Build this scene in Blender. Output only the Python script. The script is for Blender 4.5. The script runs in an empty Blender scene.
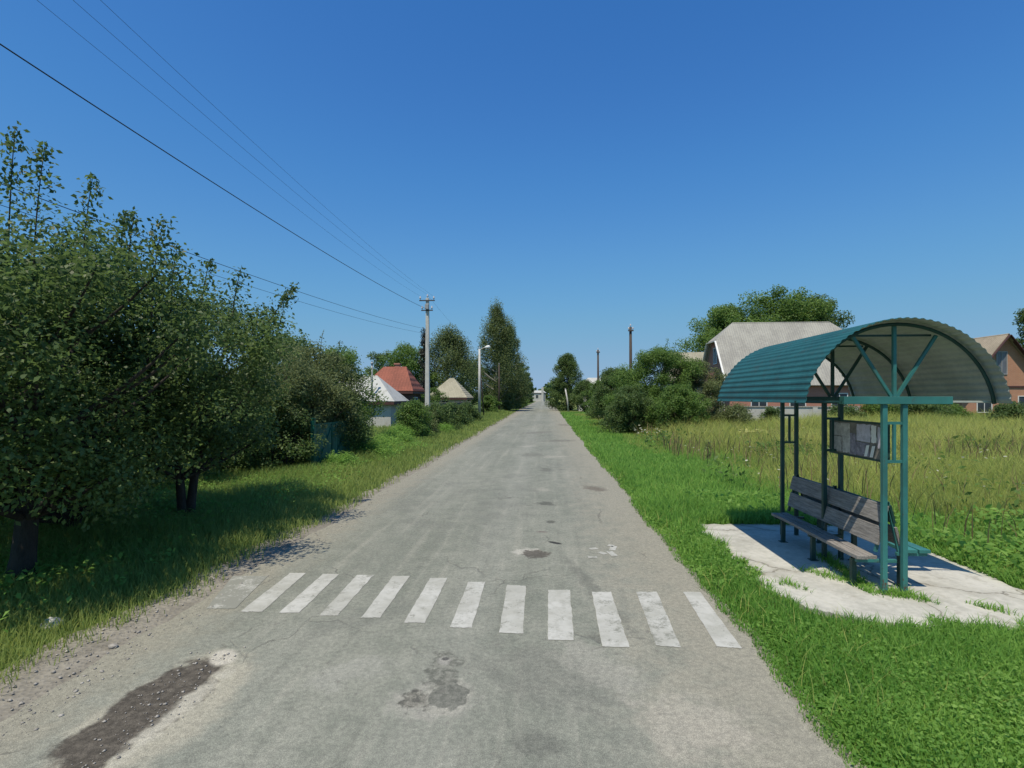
import bpy, math, random
import numpy as np
from mathutils import Vector

C = bpy.context.scene.collection
rad = math.radians
PI = math.pi

# ------------------------------------------------------------------ measuring frame
H, F, HOR = 2.2, 512.0, 397.0
PSI = math.atan(33 / 512)
CS, SN = math.cos(PSI), math.sin(PSI)
def ground(px, py):
    d = H * F / (py - HOR)
    return at(px, d)
def at(px, d):
    xc = (px - 512) / F * d
    return (xc * CS - d * SN, xc * SN + d * CS)
def hz(py, d):
    return H - (py - HOR) / F * d

# ------------------------------------------------------------------ node helpers
class NT:
    def __init__(s, tree):
        s.t = tree; s.n = tree.nodes; s.l = tree.links
    def node(s, typ, **kw):
        n = s.n.new(typ)
        ins = kw.pop('ins', {})
        for k, v in kw.items(): setattr(n, k, v)
        for k, v in ins.items(): s.set(n.inputs[k], v)
        return n
    def set(s, sock, v):
        if isinstance(v, bpy.types.NodeSocket): s.l.new(v, sock)
        elif isinstance(v, (tuple, list)) and len(v) == 3 and sock.type == 'RGBA': sock.default_value = (*v, 1)
        else: sock.default_value = v
    def math(s, op, a, b=0.0, c=0.0, clamp=False):
        n = s.node('ShaderNodeMath', operation=op); n.use_clamp = clamp
        s.set(n.inputs[0], a); s.set(n.inputs[1], b); s.set(n.inputs[2], c)
        return n.outputs[0]
    def mix(s, f, a, b, mode='MIX'):
        n = s.node('ShaderNodeMix', data_type='RGBA', blend_type=mode)
        s.set(n.inputs[0], f); s.set(n.inputs[6], a); s.set(n.inputs[7], b)
        return n.outputs[2]
    def noise(s, vec, scale, detail=4, rough=.55, dist=0.0):
        n = s.node('ShaderNodeTexNoise')
        s.set(n.inputs['Scale'], scale); n.inputs['Detail'].default_value = detail
        n.inputs['Roughness'].default_value = rough; n.inputs['Distortion'].default_value = dist
        if vec is not None: s.l.new(vec, n.inputs['Vector'])
        return n.outputs['Fac']
    def ramp(s, f, lo, hi, a=0.0, b=1.0):
        n = s.node('ShaderNodeMapRange', interpolation_type='SMOOTHSTEP')
        s.set(n.inputs[0], f); s.set(n.inputs[1], lo); s.set(n.inputs[2], hi); s.set(n.inputs[3], a); s.set(n.inputs[4], b)
        return n.outputs[0]
    def scalevec(s, vec, sc, rotz=0):
        n = s.node('ShaderNodeMapping'); n.inputs['Scale'].default_value = sc; n.inputs['Rotation'].default_value = (0, 0, rotz)
        s.l.new(vec, n.inputs['Vector']); return n.outputs[0]
    def coords(s):
        return s.node('ShaderNodeTexCoord').outputs['Object']
    def worldpos(s):
        return s.node('ShaderNodeNewGeometry').outputs['Position']
    def bump(s, h, strength=.3, dist=.01):
        n = s.node('ShaderNodeBump'); n.inputs['Strength'].default_value = strength; n.inputs['Distance'].default_value = dist
        s.l.new(h, n.inputs['Height']); return n.outputs[0]

def newmat(name):
    m = bpy.data.materials.new(name); m.use_nodes = True
    t = NT(m.node_tree); t.b = m.node_tree.nodes['Principled BSDF']; t.o = m.node_tree.nodes['Material Output']
    return m, t
def finish(t, col, rough=.7, normal=None, metal=0.0, spec=None):
    t.set(t.b.inputs['Base Color'], col); t.set(t.b.inputs['Roughness'], rough); t.set(t.b.inputs['Metallic'], metal)
    if normal is not None: t.l.new(normal, t.b.inputs['Normal'])
    if spec is not None: t.b.inputs['Specular IOR Level'].default_value = spec

def simple(name, col, rough=.7, var=.15, scale=6, dirt=None, bump=0.0, metal=0.0, stretch=(1, 1, 1)):
    """a base colour broken up by two scales of noise, optionally with a second dirt/wear colour"""
    m, t = newmat(name); v = t.scalevec(t.coords(), stretch)
    n1 = t.noise(v, scale, 5); n2 = t.noise(v, scale * 7, 3)
    k = t.math('ADD', t.math('MULTIPLY', n1, .65), t.math('MULTIPLY', n2, .35))
    lo = tuple(c * (1 - var) for c in col); hi = tuple(c * (1 + var) for c in col)
    c = t.mix(t.ramp(k, .35, .65), lo, hi)
    if dirt:
        c = t.mix(t.math('MULTIPLY', t.ramp(t.noise(v, scale * 1.7, 6, .65), .52, .68), .75), c, dirt)
    finish(t, c, rough, t.bump(k, bump, .02) if bump else None, metal)
    return m

def leafmat(name, dark, light, rough=.5, trans=.3, spec=.4):
    m, t = newmat(name)
    a = t.node('ShaderNodeAttribute', attribute_name='tint').outputs['Fac']
    c = t.mix(a, dark, light)
    c = t.mix(t.math('MULTIPLY', t.noise(t.worldpos(), .9, 3), .5), c, tuple(x * .75 for x in dark))
    finish(t, c, rough, spec=spec)
    tr = t.node('ShaderNodeBsdfTranslucent'); t.l.new(t.mix(.5, c, tuple(min(1, x * 1.5) for x in light)), tr.inputs['Color'])
    mx = t.node('ShaderNodeMixShader'); mx.inputs[0].default_value = trans
    t.l.new(t.b.outputs[0], mx.inputs[1]); t.l.new(tr.outputs[0], mx.inputs[2]); t.l.new(mx.outputs[0], t.o.inputs['Surface'])
    return m

# ------------------------------------------------------------------ mesh helpers
class MB:
    """collects vertices and faces (with material index and tint) for ONE mesh object"""
    def __init__(s): s.v = []; s.f = []; s.mi = []; s.smooth = []
    def add(s, vs, fs, mi=0, smooth=False):
        o = len(s.v); s.v += [tuple(map(float, p)) for p in vs]
        for f in fs:
            s.f.append(tuple(i + o for i in f)); s.mi.append(mi); s.smooth.append(smooth)
        return s
    def box(s, x0, x1, y0, y1, z0, z1, mi=0):
        vs = [(x, y, z) for z in (z0, z1) for y in (y0, y1) for x in (x0, x1)]
        return s.add(vs, [(0, 2, 3, 1), (4, 5, 7, 6), (0, 1, 5, 4), (2, 6, 7, 3), (0, 4, 6, 2), (1, 3, 7, 5)], mi)
    def bar(s, p, q, w, t=None, up=(0, 0, 1), mi=0):
        """square section bar from p to q"""
        t = t or w; p = Vector(p); q = Vector(q); d = (q - p).normalized(); u = Vector(up)
        if abs(d.dot(u)) > .98: u = Vector((0, 1, 0))
        a = d.cross(u).normalized() * (w / 2); b = a.normalized().cross(d) * (t / 2)
        vs = [e + i * a + j * b for e in (p, q) for i, j in ((-1, -1), (1, -1), (1, 1), (-1, 1))]
        return s.add(vs, [(3, 2, 1, 0), (4, 5, 6, 7), (0, 1, 5, 4), (1, 2, 6, 5), (2, 3, 7, 6), (3, 0, 4, 7)], mi)
    def tube(s, pts, rs, n=8, mi=0, caps=True):
        pts = [Vector(p) for p in pts]; k = len(pts)
        if not hasattr(rs, '__len__'): rs = [rs] * k
        vs = []; ref = None
        for i, p in enumerate(pts):
            d = (pts[min(i + 1, k - 1)] - pts[max(i - 1, 0)]).normalized()
            if ref is None: ref = Vector((1, 0, 0)) if abs(d.x) < .8 else Vector((0, 1, 0))
            a = (ref - d * ref.dot(d)).normalized(); ref = a; b = d.cross(a)
            for j in range(n):
                w = 2 * PI * j / n; vs.append(p + (a * math.cos(w) + b * math.sin(w)) * rs[i])
        fs = [(i * n + j, i * n + (j + 1) % n, (i + 1) * n + (j + 1) % n, (i + 1) * n + j) for i in range(k - 1) for j in range(n)]
        s.add(vs, fs, mi, True)
        if caps:
            o = len(s.v) - len(vs)
            for f in (tuple(range(n))[::-1], tuple((k - 1) * n + j for j in range(n))):
                s.f.append(tuple(o + i for i in f)); s.mi.append(mi); s.smooth.append(False)
        return s
    def lathe(s, prof, n=16, c=(0, 0, 0), mi=0):
        vs = [(c[0] + r * math.cos(2 * PI * j / n), c[1] + r * math.sin(2 * PI * j / n), c[2] + z) for r, z in prof for j in range(n)]
        fs = [(i * n + j, i * n + (j + 1) % n, (i + 1) * n + (j + 1) % n, (i + 1) * n + j) for i in range(len(prof) - 1) for j in range(n)]
        s.add(vs, fs, mi, True)
        return s
    def build(s, name, mats, parent=None, bevel=0.0):
        me = bpy.data.meshes.new(name); me.from_pydata(s.v, [], s.f)
        for m in (mats if isinstance(mats, (list, tuple)) else [mats]): me.materials.append(m)
        me.polygons.foreach_set('material_index', s.mi); me.polygons.foreach_set('use_smooth', s.smooth); me.update()
        o = bpy.data.objects.new(name, me); C.objects.link(o)
        if parent:
            o.parent = parent; o.matrix_parent_inverse = parent.matrix_basis.inverted()   # verts are in world space
        if bevel:
            b = o.modifiers.new('bevel', 'BEVEL'); b.width = bevel; b.segments = 2; b.limit_method = 'ANGLE'
        return o

def npmesh(name, verts, faces, mats, tint=None, parent=None, mi=None):
    """verts (n,3), faces (m,k) of one size, or list of such arrays"""
    fl = faces if isinstance(faces, list) else [faces]
    me = bpy.data.meshes.new(name)
    nl = sum(f.size for f in fl); nf = sum(len(f) for f in fl)
    me.vertices.add(len(verts)); me.vertices.foreach_set('co', verts.astype(np.float32).ravel())
    me.loops.add(nl); me.loops.foreach_set('vertex_index', np.concatenate([f.ravel() for f in fl]).astype(np.int32))
    me.polygons.add(nf)
    tot = np.concatenate([np.full(len(f), f.shape[1]) for f in fl]); st = np.concatenate([[0], np.cumsum(tot)[:-1]])
    me.polygons.foreach_set('loop_start', st.astype(np.int32))
    for m in (mats if isinstance(mats, (list, tuple)) else [mats]): me.materials.append(m)
    if mi is not None: me.polygons.foreach_set('material_index', np.asarray(mi, np.int32))
    me.update(calc_edges=True)
    if tint is not None:
        a = me.attributes.new('tint', 'FLOAT', 'FACE'); a.data.foreach_set('value', np.clip(tint, 0, 1).astype(np.float32))
    o = bpy.data.objects.new(name, me); C.objects.link(o)
    if parent:
        o.parent = parent; o.matrix_parent_inverse = parent.matrix_basis.inverted()
    return o

def tag(o, label, cat, group=None):
    o['label'] = label; o['category'] = cat
    if group: o['group'] = group
    return o
def thing(name, label, cat, loc, group=None):
    o = bpy.data.objects.new(name, None); C.objects.link(o); o.empty_display_size = .2
    o.location = loc; return tag(o, label, cat, group)
def struct(o): o['kind'] = 'structure'; return o
def stuff(o): o['kind'] = 'stuff'; return o

# ------------------------------------------------------------------ materials
M = {}
M['teal_sheet'] = simple('teal_sheet', (.015, .094, .094), .55, .16, 2.5, dirt=(.03, .08, .074))
M['grey_underside'] = simple('grey_underside', (.40, .42, .38), .6, .12, 3)
M['teal_paint'] = simple('teal_paint', (.035, .165, .155), .5, .2, 5, dirt=(.05, .12, .10), bump=.05)
def worn_paint(name, col, rust=(.10, .045, .02), amt=.64):
    m, t = newmat(name); p = t.worldpos()
    n = t.noise(t.scalevec(p, (6, 6, 1.6)), 1.6, 6, .7); f = t.noise(p, 34, 4, .7)
    c = t.mix(t.ramp(t.noise(p, 3, 4), .3, .7), tuple(x * .8 for x in col), tuple(x * 1.18 for x in col))
    k = t.math('ADD', t.math('MULTIPLY', n, .6), t.math('MULTIPLY', f, .4))
    sep = t.node('ShaderNodeSeparateXYZ'); t.l.new(p, sep.inputs[0])
    k = t.math('ADD', k, t.ramp(sep.outputs['Z'], .05, .45, .10, 0))
    c = t.mix(t.ramp(k, amt - .05, amt + .02), c, rust)
    c = t.mix(t.math('MULTIPLY', t.ramp(n, .5, .7), .4), c, tuple(x * .55 + .03 for x in col))
    finish(t, c, .5, t.bump(k, .15, .005)); return m
M['teal_paint'] = worn_paint('teal_paint', (.035, .165, .155))
M['dark_green_and_shaded_teal'] = simple('dark_green_and_shaded_teal', (.012, .05, .045), .5, .2, 6)  # dark green parts, and teal parts with the roof's shade put into the colour
M['old_wood'] = simple('old_wood', (.225, .21, .195), .85, .35, 7, dirt=(.10, .094, .088), bump=.4, stretch=(8, .6, 8))
M['dark_wood'] = simple('dark_wood', (.06, .045, .035), .85, .3, 4, bump=.3, stretch=(4, 4, .5))
M['fence_grey'] = simple('fence_grey', (.085, .09, .08), .9, .3, 4, bump=.3, stretch=(4, 4, .5))
M['pole_concrete'] = simple('pole_concrete', (.50, .49, .46), .85, .1, 4, dirt=(.38, .37, .35), bump=.1)
M['block_concrete'] = simple('block_concrete', (.10, .10, .095), .9, .4, 9, dirt=(.04, .04, .04), bump=.5)
M['iron'] = simple('iron', (.05, .05, .055), .6, .2, 8)
M['porcelain'] = simple('porcelain', (.5, .48, .5), .3, .05, 5)
M['wire'] = simple('wire', (.02, .022, .03), .6, .05, 3)
M['paper_grey'] = simple('paper_grey', (.48, .46, .44), .8, .25, 14, dirt=(.66, .64, .62))
M['paper_mauve'] = simple('paper_mauve', (.56, .53, .62), .8, .2, 14, dirt=(.36, .33, .42))
M['paper_white'] = simple('paper_white', (.85, .84, .83), .8, .06, 9)
M['paper_dark'] = simple('paper_dark', (.24, .22, .27), .8, .35, 14, dirt=(.46, .43, .5))
M['board_back'] = simple('board_back', (.22, .2, .18), .85, .25, 8)
M['bark'] = simple('bark', (.032, .027, .022), .95, .35, 9, bump=.6, stretch=(2, 2, .6))
M['bark_birch'] = simple('bark_birch', (.32, .31, .29), .9, .3, 5, dirt=(.05, .045, .04), bump=.3)
M['white_wall'] = simple('white_wall', (.47, .465, .43), .9, .08, 1.2, dirt=(.36, .34, .29))
M['white_roof'] = simple('white_roof', (.42, .425, .405), .8, .08, 1.0, dirt=(.27, .272, .238), bump=.1)
M['trim_brown'] = simple('trim_brown', (.07, .03, .025), .6, .15, 4)
M['trim_white'] = simple('trim_white', (.7, .7, .68), .6, .05, 4)
M['glass'] = simple('glass', (.03, .04, .05), .08, .2, 1.5)
M['grey_glass'] = simple('grey_glass', (.12, .13, .15), .2, .2, 2.5)
M['gate_green'] = simple('gate_green', (.008, .10, .075), .45, .2, 4, dirt=(.02, .075, .055))
M['pipe'] = simple('pipe', (.30, .31, .32), .5, .1, 4)

def brick_mat(name, c1, c2, mortar, scale=1.0, axis='X'):
    m, t = newmat(name); p = t.coords()
    sep = t.node('ShaderNodeSeparateXYZ'); t.l.new(p, sep.inputs[0])
    cmb = t.node('ShaderNodeCombineXYZ'); t.l.new(t.math('ADD', sep.outputs['X'], sep.outputs['Y']), cmb.inputs[0]); t.l.new(sep.outputs['Z'], cmb.inputs[1])
    b = t.node('ShaderNodeTexBrick'); t.l.new(cmb.outputs[0], b.inputs['Vector'])
    b.inputs['Color1'].default_value = (*c1, 1); b.inputs['Color2'].default_value = (*c2, 1); b.inputs['Mortar'].default_value = (*mortar, 1)
    b.inputs['Scale'].default_value = scale; b.inputs['Brick Width'].default_value = .26; b.inputs['Row Height'].default_value = .075; b.inputs['Mortar Size'].default_value = .008
    c = t.mix(t.math('MULTIPLY', t.noise(p, 1.2, 5), .4), b.outputs['Color'], tuple(x * .6 for x in c1))
    finish(t, c, .9, t.bump(b.outputs['Fac'], -.3, .01)); return m
M['brick_red'] = brick_mat('brick_red', (.45, .18, .12), (.52, .22, .15), (.28, .25, .22))
M['brick_orange'] = brick_mat('brick_orange', (.42, .185, .105), (.48, .22, .125), (.42, .36, .28))

def roof_mat(name, col, col2, pitch=.18, course=.0, axis='X'):
    """corrugated slate / tiles: waves across the slope as bump, stains down it"""
    m, t = newmat(name); p = t.coords(); sep = t.node('ShaderNodeSeparateXYZ'); t.l.new(p, sep.inputs[0])
    w = t.math('SINE', t.math('MULTIPLY', sep.outputs[axis], 2 * PI / pitch))
    n = t.noise(t.scalevec(p, (1.2, 1.2, .5)), .9, 6, .6); n2 = t.noise(p, 7, 4)
    k = t.math('ADD', t.math('MULTIPLY', n, .6), t.math('MULTIPLY', n2, .4))
    c = t.mix(t.ramp(k, .38, .62), col2, col)
    h = w
    if course:
        f = t.math('FRACT', t.math('DIVIDE', sep.outputs['Z'], course)); h = t.math('ADD', w, t.math('MULTIPLY', f, 1.5))
        c = t.mix(t.math('MULTIPLY', t.ramp(f, .0, .15, 1, 0), .35), c, tuple(x * .4 for x in col2))
    finish(t, c, .85, t.bump(h, .5, .03)); return m
M['slate_grey'] = roof_mat('slate_grey', (.36, .35, .31), (.27, .26, .235))
M['slate_beige'] = roof_mat('slate_beige', (.36, .335, .25), (.27, .25, .18))
M['tile_red'] = roof_mat('tile_red', (.29, .092, .058), (.20, .066, .042), .25, .16)
M['tile_tan'] = roof_mat('tile_tan', (.40, .33, .24), (.30, .25, .18), .2, 0, 'Y')

M['leaf_fruit'] = leafmat('leaf_fruit', (0.035, 0.068, 0.019), (0.165, 0.25, 0.075), 0.5, 0.42, 0.35)
M['leaf_olive'] = leafmat('leaf_olive', (0.085, 0.118, 0.045), (0.22, 0.26, 0.105), 0.6, 0.35, 0.3)
M['leaf_green'] = leafmat('leaf_green', (0.06, 0.125, 0.026), (0.19, 0.3, 0.07), 0.55, 0.42, 0.3)
M['leaf_birch'] = leafmat('leaf_birch', (0.062, 0.095, 0.036), (0.19, 0.245, 0.09), 0.55, 0.4, 0.3)
M['leaf_deep'] = leafmat('leaf_deep', (0.048, 0.095, 0.03), (0.16, 0.235, 0.072), 0.55, 0.42, 0.3)
M['leaf_bronze'] = leafmat('leaf_bronze', (.022, .026, .022), (.075, .078, .06), .45, .2)
M['leaf_weed'] = leafmat('leaf_weed', (0.11, 0.25, 0.042), (0.33, 0.52, 0.12), 0.6, 0.46, 0.25)
M['blade_lush'] = leafmat('blade_lush', (0.11, 0.26, 0.042), (0.31, 0.51, 0.105), 0.6, 0.48, 0.2)
M['blade_meadow'] = leafmat('blade_meadow', (0.16, 0.25, 0.045), (0.58, 0.57, 0.18), 0.6, 0.45, 0.2)
M['blade_dry'] = leafmat('blade_dry', (0.12, 0.22, 0.042), (0.4, 0.45, 0.14), 0.6, 0.48, 0.2)
M['blade_straw'] = leafmat('blade_straw', (.14, .10, .05), (.36, .29, .15), .7, .3, .2)
M['petal'] = leafmat('petal', (.38, .39, .28), (.6, .6, .5), .7, .3, .2)
M['petal_yellow'] = leafmat('petal_yellow', (.42, .44, .14), (.62, .6, .25), .7, .3, .2)

# ground
def ground_mat():
    m, t = newmat('ground_soil_and_turf'); p = t.worldpos()
    n = t.noise(p, .35, 6, .6); n2 = t.noise(p, 9, 5, .65)
    k = t.math('ADD', t.math('MULTIPLY', n, .5), t.math('MULTIPLY', n2, .5))
    c = t.mix(t.ramp(k, .35, .65), (.05, .085, .02), (.11, .15, .038))
    c = t.mix(t.ramp(t.noise(p, 1.4, 5), .55, .72), c, (.10, .085, .055))
    sep = t.node('ShaderNodeSeparateXYZ'); t.l.new(p, sep.inputs[0])
    far = t.math('MULTIPLY', t.ramp(sep.outputs['X'], 4.5, 9), t.ramp(sep.outputs['Y'], 8, 16))
    c = t.mix(t.math('MULTIPLY', far, .75), c, t.mix(t.ramp(k, .4, .6), (.13, .175, .045), (.25, .26, .08)))
    finish(t, c, .95, t.bump(n2, .6, .05), spec=.1); return m
M['ground'] = ground_mat()

def blob(t, p, cx, cy, rx, ry, rot=0, soft=.35, wob=.35, ws=2.2):
    """soft-edged mask of an irregular stain lying on the road at a place of its own"""
    mp = t.node('ShaderNodeMapping', vector_type='TEXTURE'); mp.inputs['Location'].default_value = (cx, cy, 0); mp.inputs['Rotation'].default_value = (0, 0, rot); mp.inputs['Scale'].default_value = (rx, ry, 1)
    t.l.new(p, mp.inputs['Vector'])
    s = t.node('ShaderNodeSeparateXYZ'); t.l.new(mp.outputs[0], s.inputs[0])
    r = t.math('SQRT', t.math('ADD', t.math('POWER', t.math('ABSOLUTE', s.outputs[0]), 2), t.math('POWER', t.math('ABSOLUTE', s.outputs[1]), 2)))
    r = t.math('ADD', r, t.math('MULTIPLY', t.math('SUBTRACT', t.noise(p, ws, 5, .6), .5), wob * 2))
    return t.ramp(r, 1 - soft, 1 + soft * .4, 1, 0)
def px_blob(t, p, a, b, wpx, **kw):
    """stain whose long axis runs between two measured points of the road"""
    (x0, y0), (x1, y1) = ground(*a), ground(*b)
    L = math.hypot(x1 - x0, y1 - y0) / 2
    return blob(t, p, (x0 + x1) / 2, (y0 + y1) / 2, L, wpx, math.atan2(y1 - y0, x1 - x0), **kw)

def asphalt_mat():
    m, t = newmat('worn_asphalt'); p = t.worldpos()
    sep = t.node('ShaderNodeSeparateXYZ'); t.l.new(p, sep.inputs[0]); X = sep.outputs['X']
    big = t.noise(t.scalevec(p, (1, .35, 1)), .55, 6, .6); mid = t.noise(p, 3.2, 6, .65); fine = t.noise(p, 95, 3, .6)
    grain = t.node('ShaderNodeTexVoronoi'); grain.inputs['Scale'].default_value = 160; t.l.new(p, grain.inputs['Vector'])
    k = t.math('ADD', t.math('MULTIPLY', big, .55), t.math('MULTIPLY', mid, .45))
    c = t.mix(t.ramp(k, .36, .64), (.160, .172, .146), (.232, .238, .204))
    # wheel tracks and the paler crown between them, running with the road
    def track(x0, w): return t.ramp(t.math('ABSOLUTE', t.math('SUBTRACT', X, x0)), 0, w, 1, 0)
    wob = t.math('MULTIPLY', t.noise(t.scalevec(p, (.3, .12, 1)), 1, 3), 1.2)
    c = t.mix(t.math('MULTIPLY', track(-.75, .55), t.math('MULTIPLY', wob, .35)), c, (.33, .33, .30))
    c = t.mix(t.math('MULTIPLY', track(.75, .5), t.math('MULTIPLY', wob, .35)), c, (.275, .268, .23))
    c = t.mix(t.math('MULTIPLY', track(-2.3, .6), t.math('MULTIPLY', wob, .25)), c, (.255, .262, .232))
    streak = t.noise(t.scalevec(p, (5.5, .22, 1)), 1, 5, .6)
    c = t.mix(t.math('MULTIPLY', t.ramp(streak, .52, .68), .35), c, (.30, .295, .255))
    c = t.mix(t.math('MULTIPLY', t.ramp(streak, .46, .34), .3), c, (.145, .15, .13))
    pat = t.node('ShaderNodeTexVoronoi'); pat.inputs['Scale'].default_value = .42; t.l.new(t.scalevec(p, (1, .45, 1)), pat.inputs['Vector'])
    c = t.mix(t.math('MULTIPLY', t.ramp(t.node('ShaderNodeSeparateColor', ins={'Color': pat.outputs['Color']}).outputs[0], .55, .75), t.math('MULTIPLY', t.ramp(t.noise(p, 1.3, 5, .7), .45, .62), .4)), c, (.15, .155, .138))
    # dusty edges
    er = t.ramp(t.math('ADD', X, t.math('MULTIPLY', t.math('SUBTRACT', mid, .5), 2.2)), .3, 1.6)
    c = t.mix(t.math('MULTIPLY', er, .85), c, (.258, .246, .202))
    el = t.ramp(t.math('ADD', X, t.math('MULTIPLY', t.math('SUBTRACT', mid, .5), 1.3)), -2.9, -3.6)
    c = t.mix(t.math('MULTIPLY', el, .75), c, (.26, .246, .20))
    # stains / old repairs / painted edge highlights with a place of their own
    def put(mask, col, f):
        nonlocal c
        c = t.mix(t.math('MULTIPLY', mask, f), c, col)
    # the long washed-out hollow by the verge: pale rim, then brown bottom
    put(px_blob(t, p, (50, 800), (240, 650), .46, soft=.3, wob=.5, ws=3), (.32, .305, .25), .85)
    hollow = px_blob(t, p, (40, 795), (218, 654), .29, soft=.16, wob=.7, ws=3.4)
    put(hollow, t.mix(t.ramp(t.noise(p, 16, 5, .7), .35, .7), (.048, .042, .036), (.105, .093, .079)), .95)
    put(px_blob(t, p, (104, 775), (236, 664), .085, soft=.6, wob=1.1, ws=6), (.40, .385, .33), .8)
    put(px_blob(t, p, (208, 662), (238, 655), .16, soft=.35, wob=.25, ws=5), (.42, .40, .35), .9)
    # pothole group before the crossing; its pale rims paint in edge highlights
    put(px_blob(t, p, (388, 706), (474, 698), .25, soft=.4, wob=1.1, ws=6), (.28, .275, .245), .8)
    pot1 = px_blob(t, p, (398, 705), (434, 698), .12, soft=.3, wob=1.3, ws=9); put(pot1, t.mix(t.ramp(t.noise(p, 18, 5, .7), .4, .6), (.07, .07, .062), (.19, .185, .16)), .85)
    sq = px_blob(t, p, (428, 697), (470, 697), .17, soft=.08, wob=.5, ws=9); put(px_blob(t, p, (424, 698), (474, 698), .23, soft=.3, wob=.6, ws=8), (.285, .28, .245), .7); put(sq, t.mix(t.ramp(t.noise(p, 22, 5, .7), .35, .65), (.10, .104, .092), (.165, .168, .148)), .9)
    ring = px_blob(t, p, (447, 650), (438, 694), .15, soft=.4, wob=1.1, ws=7); put(ring, t.mix(t.ramp(t.noise(p, 14, 5, .7), .4, .6), (.095, .098, .086), (.20, .202, .176)), .8)
    put(px_blob(t, p, (436, 662), (452, 662), .07, soft=.4, wob=.9, ws=12), (.28, .275, .25), .9)
    put(px_blob(t, p, (441, 660), (450, 660), .03, soft=.4, wob=.3, ws=8), (.07, .07, .068), .9)
    # pothole past the crossing, with the pale grit beside it
    put(px_blob(t, p, (512, 553), (540, 551), .2, soft=.5, wob=1.0, ws=7), (.38, .37, .33), .85)
    pot2 = px_blob(t, p, (521, 555), (549, 554), .19, soft=.25, wob=1.0, ws=8); put(pot2, (.085, .077, .066), .9)
    put(px_blob(t, p, (548, 542), (562, 545), .05, soft=.3, wob=.2, ws=8), (.03, .03, .03), .95)
    for a, b, w, col, f in [((536, 504), (556, 504), .22, (.085, .087, .076), .8), ((545, 522), (556, 523), .1, (.085, .087, .076), .8), ((536, 532), (548, 533), .06, (.13, .11, .10), .8),
                            ((586, 486), (604, 492), .22, (.13, .115, .095), .85), ((510, 740), (572, 752), .12, (.125, .13, .115), .7), ((566, 560), (640, 640), .10, (.13, .134, .118), .6),
                            ((540, 470), (552, 470), .5, (.115, .118, .103), .7), ((520, 455), (545, 455), .8, (.13, .132, .115), .6), ((552, 440), (566, 442), .9, (.12, .115, .10), .6), ((530, 432), (548, 433), 1.6, (.12, .115, .105), .5), ((522, 446), (534, 447), .5, (.30, .295, .26), .6), ((548, 456), (560, 458), .5, (.31, .30, .26), .6), ((536, 490), (548, 490), .3, (.31, .30, .26), .5), ((300, 640), (420, 600), .25, (.15, .155, .138), .4), ((480, 660), (640, 690), .5, (.15, .152, .136), .45), ((330, 510), (352, 508), .12, (.07, .065, .055), .8), ((556, 425), (572, 425), 1.5, (.13, .12, .10), .5),
                            ((640, 700), (760, 760), .35, (.33, .31, .265), .6), ((560, 640), (650, 700), .25, (.30, .295, .26), .5), ((300, 690), (390, 660), .22, (.29, .29, .26), .5)]:
        put(px_blob(t, p, a, b, w, soft=.5, wob=1.3, ws=4.5), col, f)
    # scattered darker oil spots and hairline cracks
    v = t.node('ShaderNodeTexVoronoi', feature='DISTANCE_TO_EDGE'); v.inputs['Scale'].default_value = .75
    nn = t.node('ShaderNodeTexNoise'); nn.inputs['Scale'].default_value = 2.5; nn.inputs['Detail'].default_value = 5; t.l.new(p, nn.inputs['Vector'])
    vm = t.node('ShaderNodeVectorMath', operation='MULTIPLY_ADD'); t.l.new(nn.outputs['Color'], vm.inputs[0]); vm.inputs[1].default_value = (.55, .55, 0); t.l.new(p, vm.inputs[2])
    t.l.new(vm.outputs[0], v.inputs['Vector'])
    crack = t.math('MULTIPLY', t.ramp(v.outputs['Distance'], .0, .012, 1, 0), t.ramp(t.noise(p, .6, 3), .5, .62))
    put(crack, (.09, .088, .08), .55)
    spots = t.ramp(t.noise(p, 11, 3, .5), .66, .74); put(spots, (.13, .125, .115), .45)
    c = t.mix(.75, c, t.mix(t.ramp(grain.outputs['Distance'], .1, .8), (.62, .62, .62), (1.3, 1.3, 1.28)), 'MULTIPLY')
    c = t.mix(.6, c, t.mix(t.ramp(t.noise(p, 26, 4, .7), .3, .7), (.72, .72, .72), (1.26, 1.25, 1.22)), 'MULTIPLY')
    c = t.mix(.6, c, t.mix(t.ramp(fine, .3, .7), (.8, .8, .8), (1.2, 1.2, 1.18)), 'MULTIPLY')
    hgt = t.math('ADD', t.math('MULTIPLY', fine, .3), t.math('ADD', t.math('MULTIPLY', mid, .6), t.math('MULTIPLY', t.math('ADD', t.math('ADD', hollow, pot2), crack), -1.2)))
    finish(t, c, .9, t.bump(hgt, .35, .02), spec=.2); return m
M['asphalt'] = asphalt_mat()

def paint_mat(name, wear):
    m, t = newmat(name); p = t.worldpos()
    k = t.math('ADD', t.math('MULTIPLY', t.noise(p, 5, 6, .65), .6), t.math('MULTIPLY', t.noise(p, 42, 4, .7), .4))
    sp_ = t.node('ShaderNodeSeparateXYZ'); t.l.new(p, sp_.inputs[0])
    for x0 in (-2.3, -.75, .75):                       # tyres have worn the paint along their tracks
        k = t.math('ADD', k, t.ramp(t.math('ABSOLUTE', t.math('SUBTRACT', sp_.outputs['X'], x0)), 0, .5, .03, 0))
    base = t.mix(t.ramp(t.noise(p, 2, 4), .35, .65), (.36, .36, .32), (.46, .46, .425))
    base = t.mix(t.math('MULTIPLY', t.ramp(t.noise(p, 13, 5, .7), .45, .65), .45), base, (.29, .288, .255))
    c = t.mix(t.ramp(k, 1 - wear - .06, 1 - wear + .06), base, (.225, .228, .196))
    finish(t, c, .8, t.bump(k, .2, .01), spec=.2); return m
M['paint'] = paint_mat('road_paint', .41)
M['paint_worn'] = paint_mat('road_paint_worn', .46)
M['paint_faint'] = paint_mat('road_paint_faint', .56)

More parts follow.
